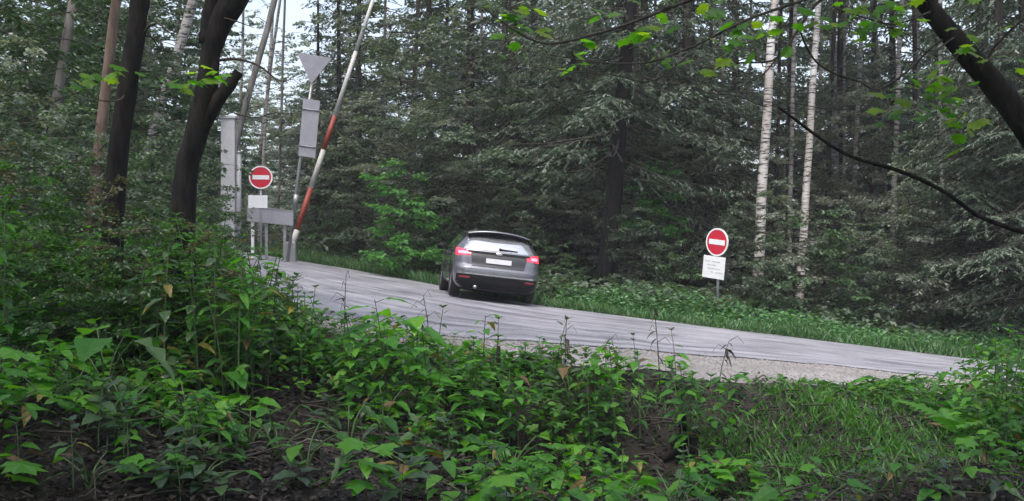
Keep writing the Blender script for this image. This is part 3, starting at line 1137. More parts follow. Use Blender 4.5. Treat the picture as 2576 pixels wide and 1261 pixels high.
def spruce_meshes(seed, h=15.0, R0=2.9, z0=.9, tr0=.17, bark='bark_spruce'):
    r = np.random.default_rng(seed)
    g, gb = Geo(), Geo()
    zs = np.linspace(-.3, h, 12)
    tr = tr0 * (1 - zs / (h * 1.04)) ** .8 + .015
    tr[0] *= 1.35
    wob = np.cumsum(r.normal(0, .03, 12))
    cx = wob - wob[0]
    g.tube(np.stack([cx, np.zeros(12), zs], -1), tr, 9)
    P, D, S = [], [], []
    z = z0
    while z < h - .3:
        low = z < 7.5
        f = (z - z0) / (h - z0)
        L0 = R0 * (1 - f) ** .75 + .15
        nb = r.integers(4, 7) if low else r.integers(4, 6)
        for k in range(nb):
            a = r.uniform(0, 6.283)
            L = L0 * r.uniform(.45, 1.12)
            bare = low and f < .25 and r.random() < .3
            dr = .50 * (1 - f) + r.normal(0, .13)
            t = np.linspace(0, 1, 7)
            zz = z + r.uniform(-.12, .12) + L * (-dr * t + .50 * dr * t ** 2.4) + .05 * np.sin(3 * t)
            ang = a + r.normal(0, .18) * t
            pts = np.stack([np.interp(z, zs, cx) + L * t * np.cos(ang), L * t * np.sin(ang), zz], -1)
            gb.tube(pts[::2] if not low else pts, np.linspace(.024 * (L / 2.6) + .006, .004, 4 if not low else 7), 4, cap=False)
            if bare:
                continue
            m = max(3, int(L / (.17 if low else .34)))
            for s in (-1, 1):
                tt = np.clip(np.linspace(.12, 1, m) + r.normal(0, .03, m), 0, 1)
                for q in tt:
                    o = np.array([np.interp(q, t, pts[:, i]) for i in range(3)])
                    sl = (.16 + .55 * math.sin(math.pi * min(1, q * .8 + .12)) ** .8) * r.uniform(.45, 1.2) * min(1, L / 1.7 + .2)
                    sa = a + s * r.uniform(.6, 1.25)
                    d = np.array([math.cos(sa), math.sin(sa), -r.uniform(.02, .62)])
                    n = max(3, int(sl / (.032 if low else .075)))
                    u = np.linspace(.05, 1, n)
                    b = o + d * (u * sl)[:, None] + np.array([0, 0, -.12]) * (u ** 2 * sl)[:, None]
                    sd = np.where(np.arange(n) % 2 == 0, 1, -1)
                    prp = np.array([-math.sin(sa), math.cos(sa), 0])
                    P.append(b)
                    D.append(d * r.uniform(.5, 1.1, n)[:, None] + prp * (sd * r.uniform(.3, .9, n))[:, None] + np.array([0, 0, 1]) * r.normal(-.25, .3, n)[:, None])
                    S.append(r.uniform(.05, .12, n) * (1 if low else 2.0))
        z += r.uniform(.24, .46) if low else r.uniform(.5, .75)
    P, D, S = np.concatenate(P), np.concatenate(D), np.concatenate(S)
    n = len(P)
    SS = np.stack([.036 * r.uniform(.6, 1.3, n) * np.where(P[:, 2] < 7.5, 1, 2.2), S, S], -1)
    return (g.mesh('spruce_trunk', M[bark]), scatter('spruce_crown', *NEEDLE, P, frames(D, up_noise(r, n, .6)), SS, M['needle']), gb.mesh('spruce_branches', M['bark_spruce']))


def broad_meshes(seed, h=11.0, R0=3.0, z0=1.0, leaf=.085, mat='leaf_grey', bark='bark_grey', tr0=.10, nlimb=34, lean=0.0, top_coarse=8.0, sprays=7, nleaf=26, flat=.35):
    """layered broadleaf tree: limbs carrying flat sprays of leaves"""
    r = np.random.default_rng(seed)
    g, gb = Geo(), Geo()
    zs = np.linspace(-.3, h, 10)
    cx = lean * (zs / h) ** 1.2 * h + np.cumsum(r.normal(0, .05, 10)) * .6
    cy = np.cumsum(r.normal(0, .05, 10)) * .6
    tr = tr0 * (1 - zs / (h * 1.05)) ** .8 + .008
    tr[0] *= 1.4
    g.tube(np.stack([cx, cy, zs], -1), tr, 8)
    P, D, N, S = [], [], [], []
    for i in range(nlimb):
        z = z0 + (h - z0) * ((i + r.random()) / nlimb) ** 1.25
        f = (z - z0) / (h - z0)
        L = R0 * (1.0 - .75 * f ** 1.5) * r.uniform(.5, 1.1) * (.75 + .25 * min(1, f * 5))
        a = r.uniform(0, 6.283)
        t = np.linspace(0, 1, 6)
        rise = r.uniform(.05, .55) * (1 - .3 * f)
        o = np.array([np.interp(z, zs, cx), np.interp(z, zs, cy), z])
        bend = r.normal(0, .25)
        ang = a + bend * t
        pts = o + np.stack([L * t * np.cos(ang), L * t * np.sin(ang), L * (rise * t - .28 * t ** 2)], -1)
        gb.tube(pts, np.linspace(.006 + .008 * L, .003, 6), 4, cap=False)
        coarse = z > top_coarse
        ns = max(2, int(sprays * L / R0 * (0.6 if coarse else 1)))
        for k in range(ns):
            q = r.uniform(.22, 1.0)
            b = np.array([np.interp(q, t, pts[:, j]) for j in range(3)])
            sa = a + bend * q + r.uniform(-1.2, 1.2)
            sl = r.uniform(.45, 1.0) * (.55 + .16 * L)
            tilt = r.normal(-.08, .16)
            d = np.array([math.cos(sa), math.sin(sa), tilt])
            e = b + d * sl
            gb.tube([b, e], [.005, .002], 3, cap=False)
            m = int(nleaf * (0.5 if coarse else 1) * sl)
            tt = r.uniform(.05, 1.02, m)
            sd = np.where(r.random(m) < .5, -1, 1)
            pr = np.array([-math.sin(sa), math.cos(sa), 0])
            off = r.uniform(0, .28, m) * (1.15 - tt) * sl
            pos = b + d * (tt * sl)[:, None] + pr * (sd * off)[:, None] + np.stack([np.zeros(m), np.zeros(m), r.normal(0, .035, m) - .05 * off], -1)
            P.append(pos)
            D.append(d * r.uniform(.4, 1, m)[:, None] + pr * (sd * r.uniform(.4, 1.2, m))[:, None] + np.array([0, 0, 1]) * r.normal(-.22, .25, m)[:, None])
            N.append(up_noise(r, m, flat))
            S.append(leaf * r.uniform(.65, 1.25, m) * (1.5 if coarse else 1))
    P, D, N, S = map(np.concatenate, (P, D, N, S))
    return g.mesh('tree_trunk', M[bark]), scatter('tree_crown', *QUAD_LEAF, P, frames(D, N), S, M[mat]), gb.mesh('tree_branches', M['twig'])


def pole_meshes(seed, h, r0, r1, lean, mat, bow=0.0):
    """a tall bare trunk with its thin crown high up, out of the picture"""
    r = np.random.default_rng(seed)
    zs = np.linspace(-.4, h, 16)
    f = np.clip(zs / h, 0, 1)
    cx = lean * zs + bow * np.sin(np.pi * f) + np.cumsum(r.normal(0, .012, 16))
    cy = np.cumsum(r.normal(0, .02, 16))
    g = Geo()
    g.tube(np.stack([cx, cy, zs], -1), r0 + (r1 - r0) * f ** .8, 12)
    gs = Geo()
    for i in range(9):
        z = r.uniform(1.5, 8)
        a = r.uniform(0, 6.28)
        L = r.uniform(.2, .9)
        x, y = np.interp(z, zs, cx), np.interp(z, zs, cy)
        gs.tube([(x, y, z), (x + L * math.cos(a) * .6, y + L * math.sin(a) * .6, z + .12), (x + L * math.cos(a), y + L * math.sin(a), z + .05)], [.014, .01, .004], 4, cap=False)
    tip = np.array([cx[-1], cy[-1], h])
    return g, gs, tip


def high_crown(seed, mat='leaf_mid', n=2600, rad=2.2, hh=4.5, leaf=.16):
    r = np.random.default_rng(seed)
    g = Geo()
    K = 34
    ca = unit(r.normal(0, 1, (K, 3))) * (r.random(K) ** .4)[:, None] * np.array([rad, rad, hh * .5])
    which = r.integers(0, K, n)
    P = ca[which] + r.normal(0, .33, (n, 3)) * np.array([1, 1, .5])
    D = r.normal(0, 1, (n, 3)) * np.array([1, 1, .4])
    return scatter('high_crown', *QUAD_LEAF, P, frames(D, up_noise(r, n, .5)), leaf * r.uniform(.6, 1.3, n), M[mat])


SPR = [spruce_meshes(21, 15, 2.9, 1.0), spruce_meshes(22, 16, 2.6, 1.6), spruce_meshes(23, 13.5, 3.1, .5)]
BK = dict(nlimb=50, sprays=11, nleaf=62, flat=.7, leaf=.125, bark='twig')
BRD = [broad_meshes(31, 11, 3.0, .8, **BK), broad_meshes(32, 10, 3.2, .5, mat='leaf_mid', lean=.05, **BK), broad_meshes(33, 12, 2.8, 1.2, mat='leaf_pale', **BK)]
SAP = [broad_meshes(41, 3.6, 1.5, .15, .105, 'leaf_grey', 'twig', tr0=.03, nlimb=34, sprays=8, nleaf=60, flat=.7),
       broad_meshes(42, 2.8, 1.4, .1, .10, 'leaf_mid', 'twig', tr0=.025, nlimb=32, sprays=8, nleaf=60, flat=.7),
       broad_meshes(43, 4.6, 1.6, .3, .115, 'leaf_pale', 'twig', tr0=.035, nlimb=36, sprays=8, nleaf=60, flat=.7)]
BUSH_BRIGHT = broad_meshes(44, 3.3, 1.35, .3, .13, 'leaf_bright', 'twig', tr0=.03, nlimb=34, sprays=8, nleaf=46, flat=.6)
CROWN = [high_crown(51), high_crown(52, 'leaf_grey')]


def tree(kind, label, meshes, px, d, scale=1.0, rot=None, group=None, cat='tree', crown='crown', dz=0.0, name=None, seed=[0]):
    seed[0] += 1
    x = (px - 1288) / F * d
    rot = (seed[0] * 2.399) % 6.283 if rot is None else rot
    o = thing(kind, label, cat, (x, d, Hs(x, d) + dz), rot, scale, group)
    link('trunk', meshes[0], o)
    link(crown, meshes[1], o, kind='stuff')
    if len(meshes) > 2:
        link('branches', meshes[2], o, kind='stuff')
    return o


# spruces across the road
G_SP = 'spruces at the forest edge across the road'
tree('spruce_tree', 'dark drooping spruce standing right behind the car roof', SPR[0], 1290, 31.5, 1.0, .4, G_SP)
ts = tree('spruce_tree', 'spruce with a thick dark bare lower trunk midway between the car and the right sign', spruce_meshes(24, 16, 2.8, 3.0, .21, 'bark_dark'), 1522, 25.8, 1.0, 2.0, G_SP)
ts.rotation_mode = 'ZYX'
ts.rotation_euler = (0, .085, 2.0)
tree('spruce_tree', 'grey green spruce with hanging sprays just left of the right no entry sign', SPR[2], 1730, 28.0, 1.0, 1.1, G_SP)
tree('spruce_tree', 'spruce filling the gap between the dark bare trunk and the car', SPR[2], 1430, 29.5, .95, 3.3, G_SP)
tree('spruce_tree', 'spruce directly above the right no entry sign beside the thick birch', SPR[0], 1850, 31.0, .9, 5.0, G_SP)
for px, d, k, s in ((1620, 34, 0, 1.1), (1180, 35.5, 1, 1.05), (1350, 37, 2, 1.1), (1500, 38, 0, 1.1), (1080, 42, 0, 1.0), (1740, 38, 1, 1.1)):
    tree('spruce_tree', fresh('dark spruce in the second row ' + where(px, d), d), SPR[k], px, d, s, None, 'spruces in the second row')
for px, d, k, s in ((1990, 38, 0, 1.0), (2120, 40, 1, 1.1), (2240, 36, 2, 1.05), (2360, 38.5, 0, 1.1), (2480, 33, 1, 1.0), (2620, 31, 2, 1.1), (2700, 26.5, 0, 1.1), (2570, 26, 2, 1.0), (2620, 22.5, 1, .9), (2520, 24.5, 2, .9)):
    tree('spruce_tree', fresh('shaded spruce ' + where(px, d), d), SPR[k], px, d, s, None, 'dark spruces behind the birches')

# broadleaf trees
for px, d, k, s in ((850, 38, 2, .8), (800, 42, 0, .7), (905, 41, 1, .9)):
    tree('spruce_tree', fresh('low dark spruce ' + where(px, d), d), SPR[k], px, d, s, None, 'dark spruces right of the barrier')
G_BR = 'broadleaf trees across the road'
tree('beech_tree', 'grey leaved tree with flat layered boughs left above the car', BRD[0], 1010, 33, 1.0, .3, G_BR)
tree('beech_tree', 'pale leaved tree right of the raised barrier', BRD[2], 925, 35.5, 1.0, 1.8, G_BR)
tree('beech_tree', 'pale bough tree leaning over the road directly above the car', BRD[0], 1175, 29.5, .9, 2.6, G_BR)
tree('beech_tree', 'pale leaved tree with flat boughs between the car and the dark spruce trunk', BRD[0], 1335, 28.5, .62, 3.9, G_BR)
tree('beech_tree', 'pale leaved small tree just right of the dark bare trunk', BRD[2], 1650, 27.2, .5, .9, G_BR)
tree('beech_tree', 'pale leaved tree behind the second birch', BRD[2], 2130, 31.5, .8, 2.2, G_BR)
tree('beech_tree', 'pale leaved tree reaching into the upper right corner', BRD[2], 2520, 30.0, .9, 0.6, G_BR)
tree('beech_tree', 'airy tree hanging over the upper part of the raised barrier', BRD[2], 965, 29.9, .56, 2.9, G_BR)
tree('beech_tree', 'silvery small tree right behind the right no entry sign', BRD[2], 1865, 28.6, .55, 1.9, G_BR)
tree('beech_tree', 'silvery tree between the second and third birch', BRD[2], 2095, 29.8, .68, 3.5, G_BR)
tree('beech_tree', 'silvery layered tree right of the grey birch', BRD[2], 2440, 26.0, .62, 5.5, G_BR)
tree('beech_tree', 'silvery tree with flat boughs just left of the car roof', BRD[2], 1120, 29.0, .6, 4.4, G_BR)
tree('beech_tree', 'silvery layered tree between the dark spruce trunk and the right sign', BRD[2], 1690, 27.6, .52, 0.2, G_BR)
tree('beech_tree', 'silvery boughs just right of the car roof', BRD[2], 1400, 28.2, .5, 3.0, G_BR)
tree('beech_tree', 'airy pale leaved tree behind the thin birches at the right', BRD[2], 2270, 29.5, .85, 4.0, G_BR)
tree('beech_tree', 'grey leaved tree right of the thin birches near the dark corner', BRD[0], 2420, 27.5, .8, 5.1, G_BR)
for px, d, k, s in ((60, 23, 1, 1), (190, 27, 0, 1.0), (330, 25, 1, .9), (320, 31, 0, 1.0), (250, 34, 1, 1.1), (-60, 20, 1, 1), (110, 33, 0, 1.1), (470, 38, 1, 1.0), (20, 29, 0, 1.1), (140, 40, 1, 1.2), (280, 29, 0, .9), (380, 36, 1, 1.1), (-150, 26, 0, 1.1), (-30, 38, 1, 1.2), (90, 19, 1, .7), (360, 43, 0, 1.2), (350, 24, 0, .62)):
    tree('broadleaf_tree', fresh(('green ' if k == 1 else 'grey green ') + 'layered tree on the slope ' + where(px, d), d), BRD[k], px, d, s, None, 'broadleaf trees on the left slope')
for px, d, k, s in ((560, 47, 0, .8), (900, 46, 0, 1.0), (720, 70, 2, 1.0), (520, 60, 1, 1.1), (610, 80, 0, 1.2), (820, 85, 2, 1.3), (850, 60, 2, 1.1), (560, 72, 2, 1.3), (780, 72, 0, 1.2), (660, 96, 2, 1.5), (740, 100, 0, 1.5), (900, 75, 2, 1.4), (935, 44, 2, .9)):
    tree('broadleaf_tree', fresh('pale hazy tree in the bright gap ' + where(px, d), d), BRD[k], px, d, s, None, 'far trees in the bright gap')
for i, (px, d, k) in enumerate(((980, 50, 0), (1120, 53, 2), (1260, 48, 0), (1400, 52, 1), (1560, 50, 0), (1700, 55, 1), (1850, 48, 0), (2000, 52, 0), (2150, 48, 1), (2300, 53, 0), (2450, 47, 1), (2600, 45, 0), (1050, 62, 0), (1190, 60, 1), (1330, 58, 0), (1470, 62, 2), (1630, 60, 0), (1780, 58, 1), (1920, 62, 0), (2070, 60, 2), (2220, 58, 0), (2380, 60, 1), (2530, 56, 0),
                                (30, 46, 1), (180, 50, 0), (320, 47, 0), (420, 55, 1), (-80, 44, 0))):
    tree('forest_tree', fresh('background tree deep in the forest ' + where(px, d), d), BRD[k], px, d, 1.25 if px < 600 else 1.7, None, 'background trees of the forest')

# young growth along the road
tree('green_bush', 'bright green leafy bush on the verge left of the car', BUSH_BRIGHT, 1005, 28.2, .92, .7, None, 'bush', 'foliage')
tree('green_bush', 'small bright green shoot among the spruce boughs left of the right sign', BUSH_BRIGHT, 1655, 26.4, .62, 2.7, None, 'bush', 'foliage', dz=1.4)
SB = 'sapling thickets along the right verge'
for i, (px, d, k, s, lab) in enumerate((
        (1400, 24.2, 1, .45, 'low green bush at the roadside just right of the car'),
        (1600, 25.0, 0, .62, 'low leafy bush at the foot of the dark spruce trunk'),
        (1690, 24.8, 1, .60, 'leafy bush at the verge left of the right sign pole'),
        (1860, 25.2, 0, .80, 'layered sapling right behind the right no entry sign'),
        (1950, 25.6, 2, .75, 'layered sapling in front of the thick birch foot'),
        (2040, 25.0, 1, 1.0, 'green sapling below the second birch'),
        (2110, 25.8, 0, .85, 'bushy sapling right of the second birch'),
        (2200, 24.8, 0, .75, 'low sapling at the verge below the thin birches'),
        (2290, 25.0, 2, .85, 'tall layered sapling right of the thin birches'),
        (2390, 25.4, 0, 1.05, 'sapling with stacked flat boughs at the edge of the dark corner'),
        (2470, 24.8, 1, .8, 'low bush in the dark corner at the end of the road'))):
    tree('sapling', lab, SAP[k], px, d, s, None, SB, 'sapling', 'foliage')
tree('autumn_tinted_bush', 'small yellowish bush at the road edge right of the car', (SAP[1][0], broad_meshes(47, 2.8, 1.4, .1, .11, 'leaf_olive', nlimb=18, sprays=4, nleaf=18)[1]), 1425, 23.0, .30, 1.0, None, 'bush', 'foliage')
for px, d, k, s in ((900, 33, 0, .7), (820, 33.5, 1, .6), (1060, 30.0, 0, .5), (1130, 29.0, 1, .55), (850, 38, 2, .9), (560, 42, 1, .9), (470, 39, 0, 1.0)):
    tree('roadside_bush', fresh('grey green verge bush ' + where(px, d), d), SAP[k], px, d, s, None, 'bushes on the far verge left of the car', 'bush', 'foliage')
for px, d, k, s in ((20, 13.5, 1, .75), (95, 15, 0, .7), (170, 17, 1, .85), (255, 15.5, 0, .62), (345, 16.5, 1, .7), (420, 18, 0, .72), (520, 17.5, 1, .5), (-40, 12, 0, .7), (380, 21, 1, .9), (230, 20, 0, .9), (60, 18, 2, .9), (500, 22, 0, .7)):
    tree('hillside_bush', fresh('layered bush on the left slope ' + where(px, d), d), SAP[k], px, d, s, None, 'bushes on the left bank', 'bush', 'foliage')


def recolour(ms, mat):
    c = ms[1].copy()
    c.materials[0] = M[mat]
    return (ms[0], c) + tuple(ms[2:])


SAPN = [recolour(SAP[0], 'leaf_under'), recolour(SAP[1], 'leaf_mid'), recolour(SAP[2], 'leaf_olive')]
for px, d, k, s, lab in ((440, 9.6, 0, .36, 'small leaved bush hiding the foot of the forked dark tree'), (505, 9.8, 2, .29, 'yellow green bush right of the foot of the forked dark tree'),
                         (370, 9.4, 1, .46, 'leafy bush between the feet of the two dark leaning trunks'), (290, 10.2, 2, .33, 'bush hiding the foot of the left dark leaning trunk'),
                         (585, 10.4, 0, .27, 'low bush on the bank in front of the pale pillar'), (640, 10.6, 1, .28, 'low bush on the bank below the left no entry sign'),
                         (60, 9.8, 0, .42, 'shaded bush at the left edge of the picture'), (175, 10.6, 1, .50, 'shaded leafy bush left of the dark leaning trunks'), (235, 9.3, 0, .30, 'shaded bush below the brown trunk'),
                         (715, 10.8, 0, .24, 'small bush on the bank left of the pale road gap'), (-20, 10.8, 2, .42, 'bush cut by the left edge of the picture'), (120, 9.0, 1, .36, 'dark green bush low at the left')):
    tree('bank_bush', lab, SAPN[k], px, d, s, None, 'bushes on the near bank at the left', 'bush', 'foliage')


def trunk_tree(kind, label, pa, pb, d, wa, wb, mat, seed, group=None, cat='tree', crown=0, ht=13.0):
    """a trunk through two points of the place at distance d, going on up to its crown"""
    a, b_ = at(*pa, d), at(*pb, d)
    lean = (b_.x - a.x) / (b_.z - a.z)
    gz = Hs(a.x, d)
    x0 = a.x - lean * (a.z - gz)
    gz = Hs(x0, d)
    r0 = wa / 2 / F * d
    rb = wb / 2 / F * d
    hb = b_.z - gz
    r1 = max(.03, r0 + (rb - r0) * ht / max(hb, .5))
    g, gs, tip = pole_meshes(seed, ht, r0, r1, lean, mat)
    o = thing(kind, label, cat, (x0, d, gz), 0, 1, group)
    link('trunk', g.mesh('trunk', M[mat]), o)
    link('branches', gs.mesh('branches', M['bark_spruce']), o, kind='stuff')
    link('crown', CROWN[crown], o, Matrix.Translation(tip), kind='stuff')
    return o


G_BI = 'birches at the right'
trunk_tree('birch_tree', 'thickest white birch trunk with black bands, right above the right sign', (1912, 620), (1946, 60), 27.0, 31, 21, 'birch', 61, G_BI)
trunk_tree('birch_tree', 'second pale birch, leaning, right of the thickest birch', (2022, 640), (2062, 120), 28.0, 24, 17, 'birch', 62, G_BI)
trunk_tree('birch_tree', 'thin pale birch between the two thick birches', (1985, 620), (1990, 200), 30.0, 13, 11, 'birch_dull', 63, G_BI)
trunk_tree('birch_tree', 'thin birch third from the left, leaning right of the second birch', (2140, 600), (2162, 200), 31.0, 14, 11, 'birch_dull', 64, G_BI)
trunk_tree('birch_tree', 'slim birch left of the far right grey trunk', (2247, 600), (2262, 250), 30.0, 17, 13, 'birch_dull', 65, G_BI)
trunk_tree('birch_tree', 'dull grey birch nearest the dark right corner', (2380, 640), (2372, 150), 27.0, 17, 12, 'birch_dull', 66, G_BI)
trunk_tree('pale_tree', 'tall slim pale trunk rising high left of the thickest birch', (1825, 480), (1815, 0), 36.0, 15, 13, 'birch_dull', 67)
trunk_tree('pale_tree', 'faint pale trunk at the top of the picture above the thin birches', (2095, 300), (2090, 0), 37.0, 22, 18, 'birch_dull', 68)
trunk_tree('pale_tree', 'faint grey trunk at the top above the slim birch', (2215, 300), (2195, 0), 38.0, 18, 15, 'birch_dull', 69)
trunk_tree('pale_tree', 'faint pale trunk among spruce boughs above the dark spruce trunk', (1405, 420), (1400, 100), 34.0, 13, 11, 'bark_grey', 70)
trunk_tree('pale_tree', 'leaning whitish trunk between the two dark leaning trunks', (398, 300), (478, 40), 26.0, 16, 24, 'birch_dull', 71)
trunk_tree('brown_tree', 'brown trunk just left of the first dark leaning trunk', (240, 480), (290, 60), 17.0, 34, 26, 'bark_brown', 72)
trunk_tree('brown_tree', 'pale brown leaning trunk furthest left on the slope', (112, 420), (180, 40), 20.0, 30, 24, 'bark_grey', 73)
trunk_tree('pale_tree', 'slim pale trunk leaning in the bright gap right of the forked dark tree', (640, 500), (690, 100), 40.0, 12, 8, 'birch_dull', 74)
trunk_tree('pale_tree', 'thin whitish trunk behind the left no entry sign', (662, 420), (672, 230), 36.0, 9, 8, 'birch_dull', 75)
trunk_tree('grey_tree', 'grey leaning trunk in the bright gap beside the fork of the dark tree', (560, 480), (640, 180), 34.0, 16, 16, 'bark_grey', 76)
for i, (px, d, w, ln) in enumerate(((1265, 34, 22, 0), (1160, 40, 14, 4), (1480, 40, 14, -3), (1670, 40, 13, 2), (1590, 31, 20, 2), (1770, 33, 12, 3), (1950, 33, 12, 3), (2080, 34, 14, 4), (2190, 35, 13, 2), (2310, 34, 15, -2), (2430, 31, 16, 4),
                                   (1020, 38, 12, 5), (1110, 45, 12, 2), (2530, 29, 18, -3))):
    trunk_tree('dark_trunk_tree', fresh('dark slender trunk among the spruces ' + where(px, d), d), (px, 600), (px + ln * 4, 200), d, w, w * .8, 'bark_spruce', 90 + i, 'dark trunks in the forest shade', crown=i % 2)

for i, (px, d, w, ln) in enumerate(((1195, 44, 9, 3), (1285, 46, 10, 2), (1370, 40, 8, 2), (1500, 44, 9, 3), (1640, 42, 10, 2), (1720, 44, 8, 3), (1790, 40, 9, 1), (1880, 41, 9, 2), (1975, 42, 11, 3), (2060, 45, 10, 2), (2120, 36, 9, 2), (2180, 40, 9, 3), (2305, 39, 11, 1), (2350, 42, 9, 2), (2450, 36, 11, 3),
                                   (60, 30, 12, 6), (180, 33, 12, 7), (345, 30, 10, 6), (420, 36, 11, 6), (520, 44, 11, 5), (590, 46, 9, 4), (700, 50, 8, 3), (890, 46, 9, 3), (950, 42, 9, 3), (1040, 44, 9, 2))):
    trunk_tree('thin_pale_tree', fresh('thin pale trunk deep among the trees ' + where(px, d), d), (px, 600), (px + ln * 5, 100), d, w, w * .8, 'bark_grey' if i % 2 else 'birch_dull', 130 + i, 'thin pale trunks deep in the forest', crown=i % 2)

# ------------------------------------------------------------------ near trees that frame the view
LEAF_L = lobed_mesh('lobed_leaf', M['maple'])


def hang_leaves(parent, inv, centre, n, spread, size, r, mesh, d):
    for i in range(n):
        p = Vector(centre) + Vector((r.gauss(0, spread), r.gauss(0, spread * 1.2), r.gauss(0, spread * .75)))
        a = r.uniform(0, 6.28)
        D = np.array([[math.cos(a), math.sin(a), r.uniform(-.6, .05)]])
        N = np.array([[r.gauss(0, .35), r.gauss(0, .35) - .45, 1.0]])
        m3 = frames(D, N)[0] * size * r.uniform(.7, 1.25)
        mm = Matrix(m3.tolist()).to_4x4()
        mm.translation = inv @ p
        link('leaf', mesh, parent, mm)


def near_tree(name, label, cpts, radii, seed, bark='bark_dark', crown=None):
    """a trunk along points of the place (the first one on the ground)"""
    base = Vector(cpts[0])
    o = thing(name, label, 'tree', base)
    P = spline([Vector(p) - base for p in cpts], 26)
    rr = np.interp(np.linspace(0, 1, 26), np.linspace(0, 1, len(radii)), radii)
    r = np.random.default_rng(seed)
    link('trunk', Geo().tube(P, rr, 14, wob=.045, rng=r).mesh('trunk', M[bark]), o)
    return o, base


def crown_at(o, base, centre, rad, n, seed, leaf=.13, mat='leaf_mid', flat=.55):
    """a high crown of leaf clumps with its limbs; centre in place coordinates"""
    r = np.random.default_rng(seed)
    K = 60
    ca = unit(r.normal(0, 1, (K, 3))) * (r.random(K) ** .45)[:, None] * np.array(rad) + np.array(Vector(centre) - base)
    w = r.integers(0, K, n)
    P = ca[w] + r.normal(0, .42, (n, 3)) * np.array([1, 1, flat])
    D = r.normal(0, 1, (n, 3)) * np.array([1, 1, .4])
    link('crown', scatter('crown', *QUAD_LEAF, P, frames(D, up_noise(r, n, .5)), leaf * r.uniform(.7, 1.4, n), M[mat]), o, kind='stuff')


def branch(o, base, pts, r0, r1, n=18, k=6, name='branch', mat='twig'):
    P = spline([Vector(p) - base for p in pts], n)
    return link(name, Geo().tube(P, np.linspace(r0, r1, n), k).mesh(name, M[mat]), o)


rr_ = random.Random(77)
# first dark trunk
d = 11.0
x0 = at(285, 480, d).x - .06
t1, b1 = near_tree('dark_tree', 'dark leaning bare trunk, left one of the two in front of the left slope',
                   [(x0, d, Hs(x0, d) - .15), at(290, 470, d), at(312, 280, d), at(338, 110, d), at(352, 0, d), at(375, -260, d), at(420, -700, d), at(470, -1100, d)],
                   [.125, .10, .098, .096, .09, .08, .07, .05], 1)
crown_at(t1, b1, (-3.9, d + .8, 9.8), (2.8, 2.6, 2.2), 5500, 201)
branch(t1, b1, [at(356, 100, d), at(372, 68, d - .1), at(400, 60, d - .2), at(430, 84, d - .3), at(455, 70, d - .4)], .016, .004)
branch(t1, b1, [at(322, 230, d), at(300, 252, d - .2), at(262, 254, d - .4), at(228, 244, d - .5)], .014, .003)
branch(t1, b1, [at(352, 96, d), at(378, 92, d + .2), at(398, 118, d + .3), at(420, 150, d + .3)], .012, .003)
branch(t1, b1, [at(306, 350, d), at(284, 362, d), at(266, 400, d - .1)], .012, .004)
for c, n_ in ((at(236, 192, d - .5), 5), (at(285, 190, d - .4), 4), (at(210, 210, d - .5), 3)):
    hang_leaves(t1, Matrix.Translation(-b1), c, n_, .07, .15, rr_, LEAF_L, d)

# forked dark tree
d = 10.2
x0 = at(452, 520, d).x
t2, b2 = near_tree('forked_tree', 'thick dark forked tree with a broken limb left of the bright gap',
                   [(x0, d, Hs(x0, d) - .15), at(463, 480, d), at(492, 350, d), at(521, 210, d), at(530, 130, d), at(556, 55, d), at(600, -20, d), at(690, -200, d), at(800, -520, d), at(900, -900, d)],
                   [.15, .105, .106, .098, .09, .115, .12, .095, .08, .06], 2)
crown_at(t2, b2, (-2.2, d - .8, 9.6), (2.4, 2.4, 2.0), 4500, 202)
P = spline([at(497, 335, d) - b2, at(540, 262, d) - b2, at(575, 215, d) - b2, at(601, 180, d) - b2], 12)
link('broken_limb', Geo().tube(P, np.linspace(.085, .045, 12), 10, wob=.06, rng=np.random.default_rng(4)).mesh('broken_limb', M['bark_dark']), t2)
P = spline([at(524, 110, d) - b2, at(528, 40, d) - b2, at(538, -40, d) - b2, at(530, -220, d) - b2], 12)
link('upright_limb', Geo().tube(P, np.linspace(.085, .06, 12), 10, wob=.05, rng=np.random.default_rng(5)).mesh('upright_limb', M['bark_dark']), t2)
branch(t2, b2, [at(548, 152, d), at(590, 148, d - .1), at(640, 160, d - .2), at(672, 180, d - .3), at(692, 198, d - .3)], .015, .006)
branch(t2, b2, [at(692, 198, d - .3), at(706, 214, d - .3), at(712, 236, d - .4)], .006, .002)
branch(t2, b2, [at(690, 196, d - .3), at(712, 204, d - .3), at(736, 200, d - .4), at(758, 216, d - .4)], .005, .002)
branch(t2, b2, [at(590, 285, d), at(640, 296, d - .3), at(690, 284, d - .4), at(730, 286, d - .5), at(770, 276, d - .5)], .007, .002)
branch(t2, b2, [at(545, 40, d), at(590, 52, d - .2), at(640, 70, d - .2)], .010, .003)
for c, n_ in ((at(530, 188, d - .35), 6), (at(440, 200, d - .5), 5), (at(496, 215, d - .4), 4), (at(505, 190, d - .4), 3)):
    hang_leaves(t2, Matrix.Translation(-b2), c, n_, .06, .14, rr_, LEAF_L, d)

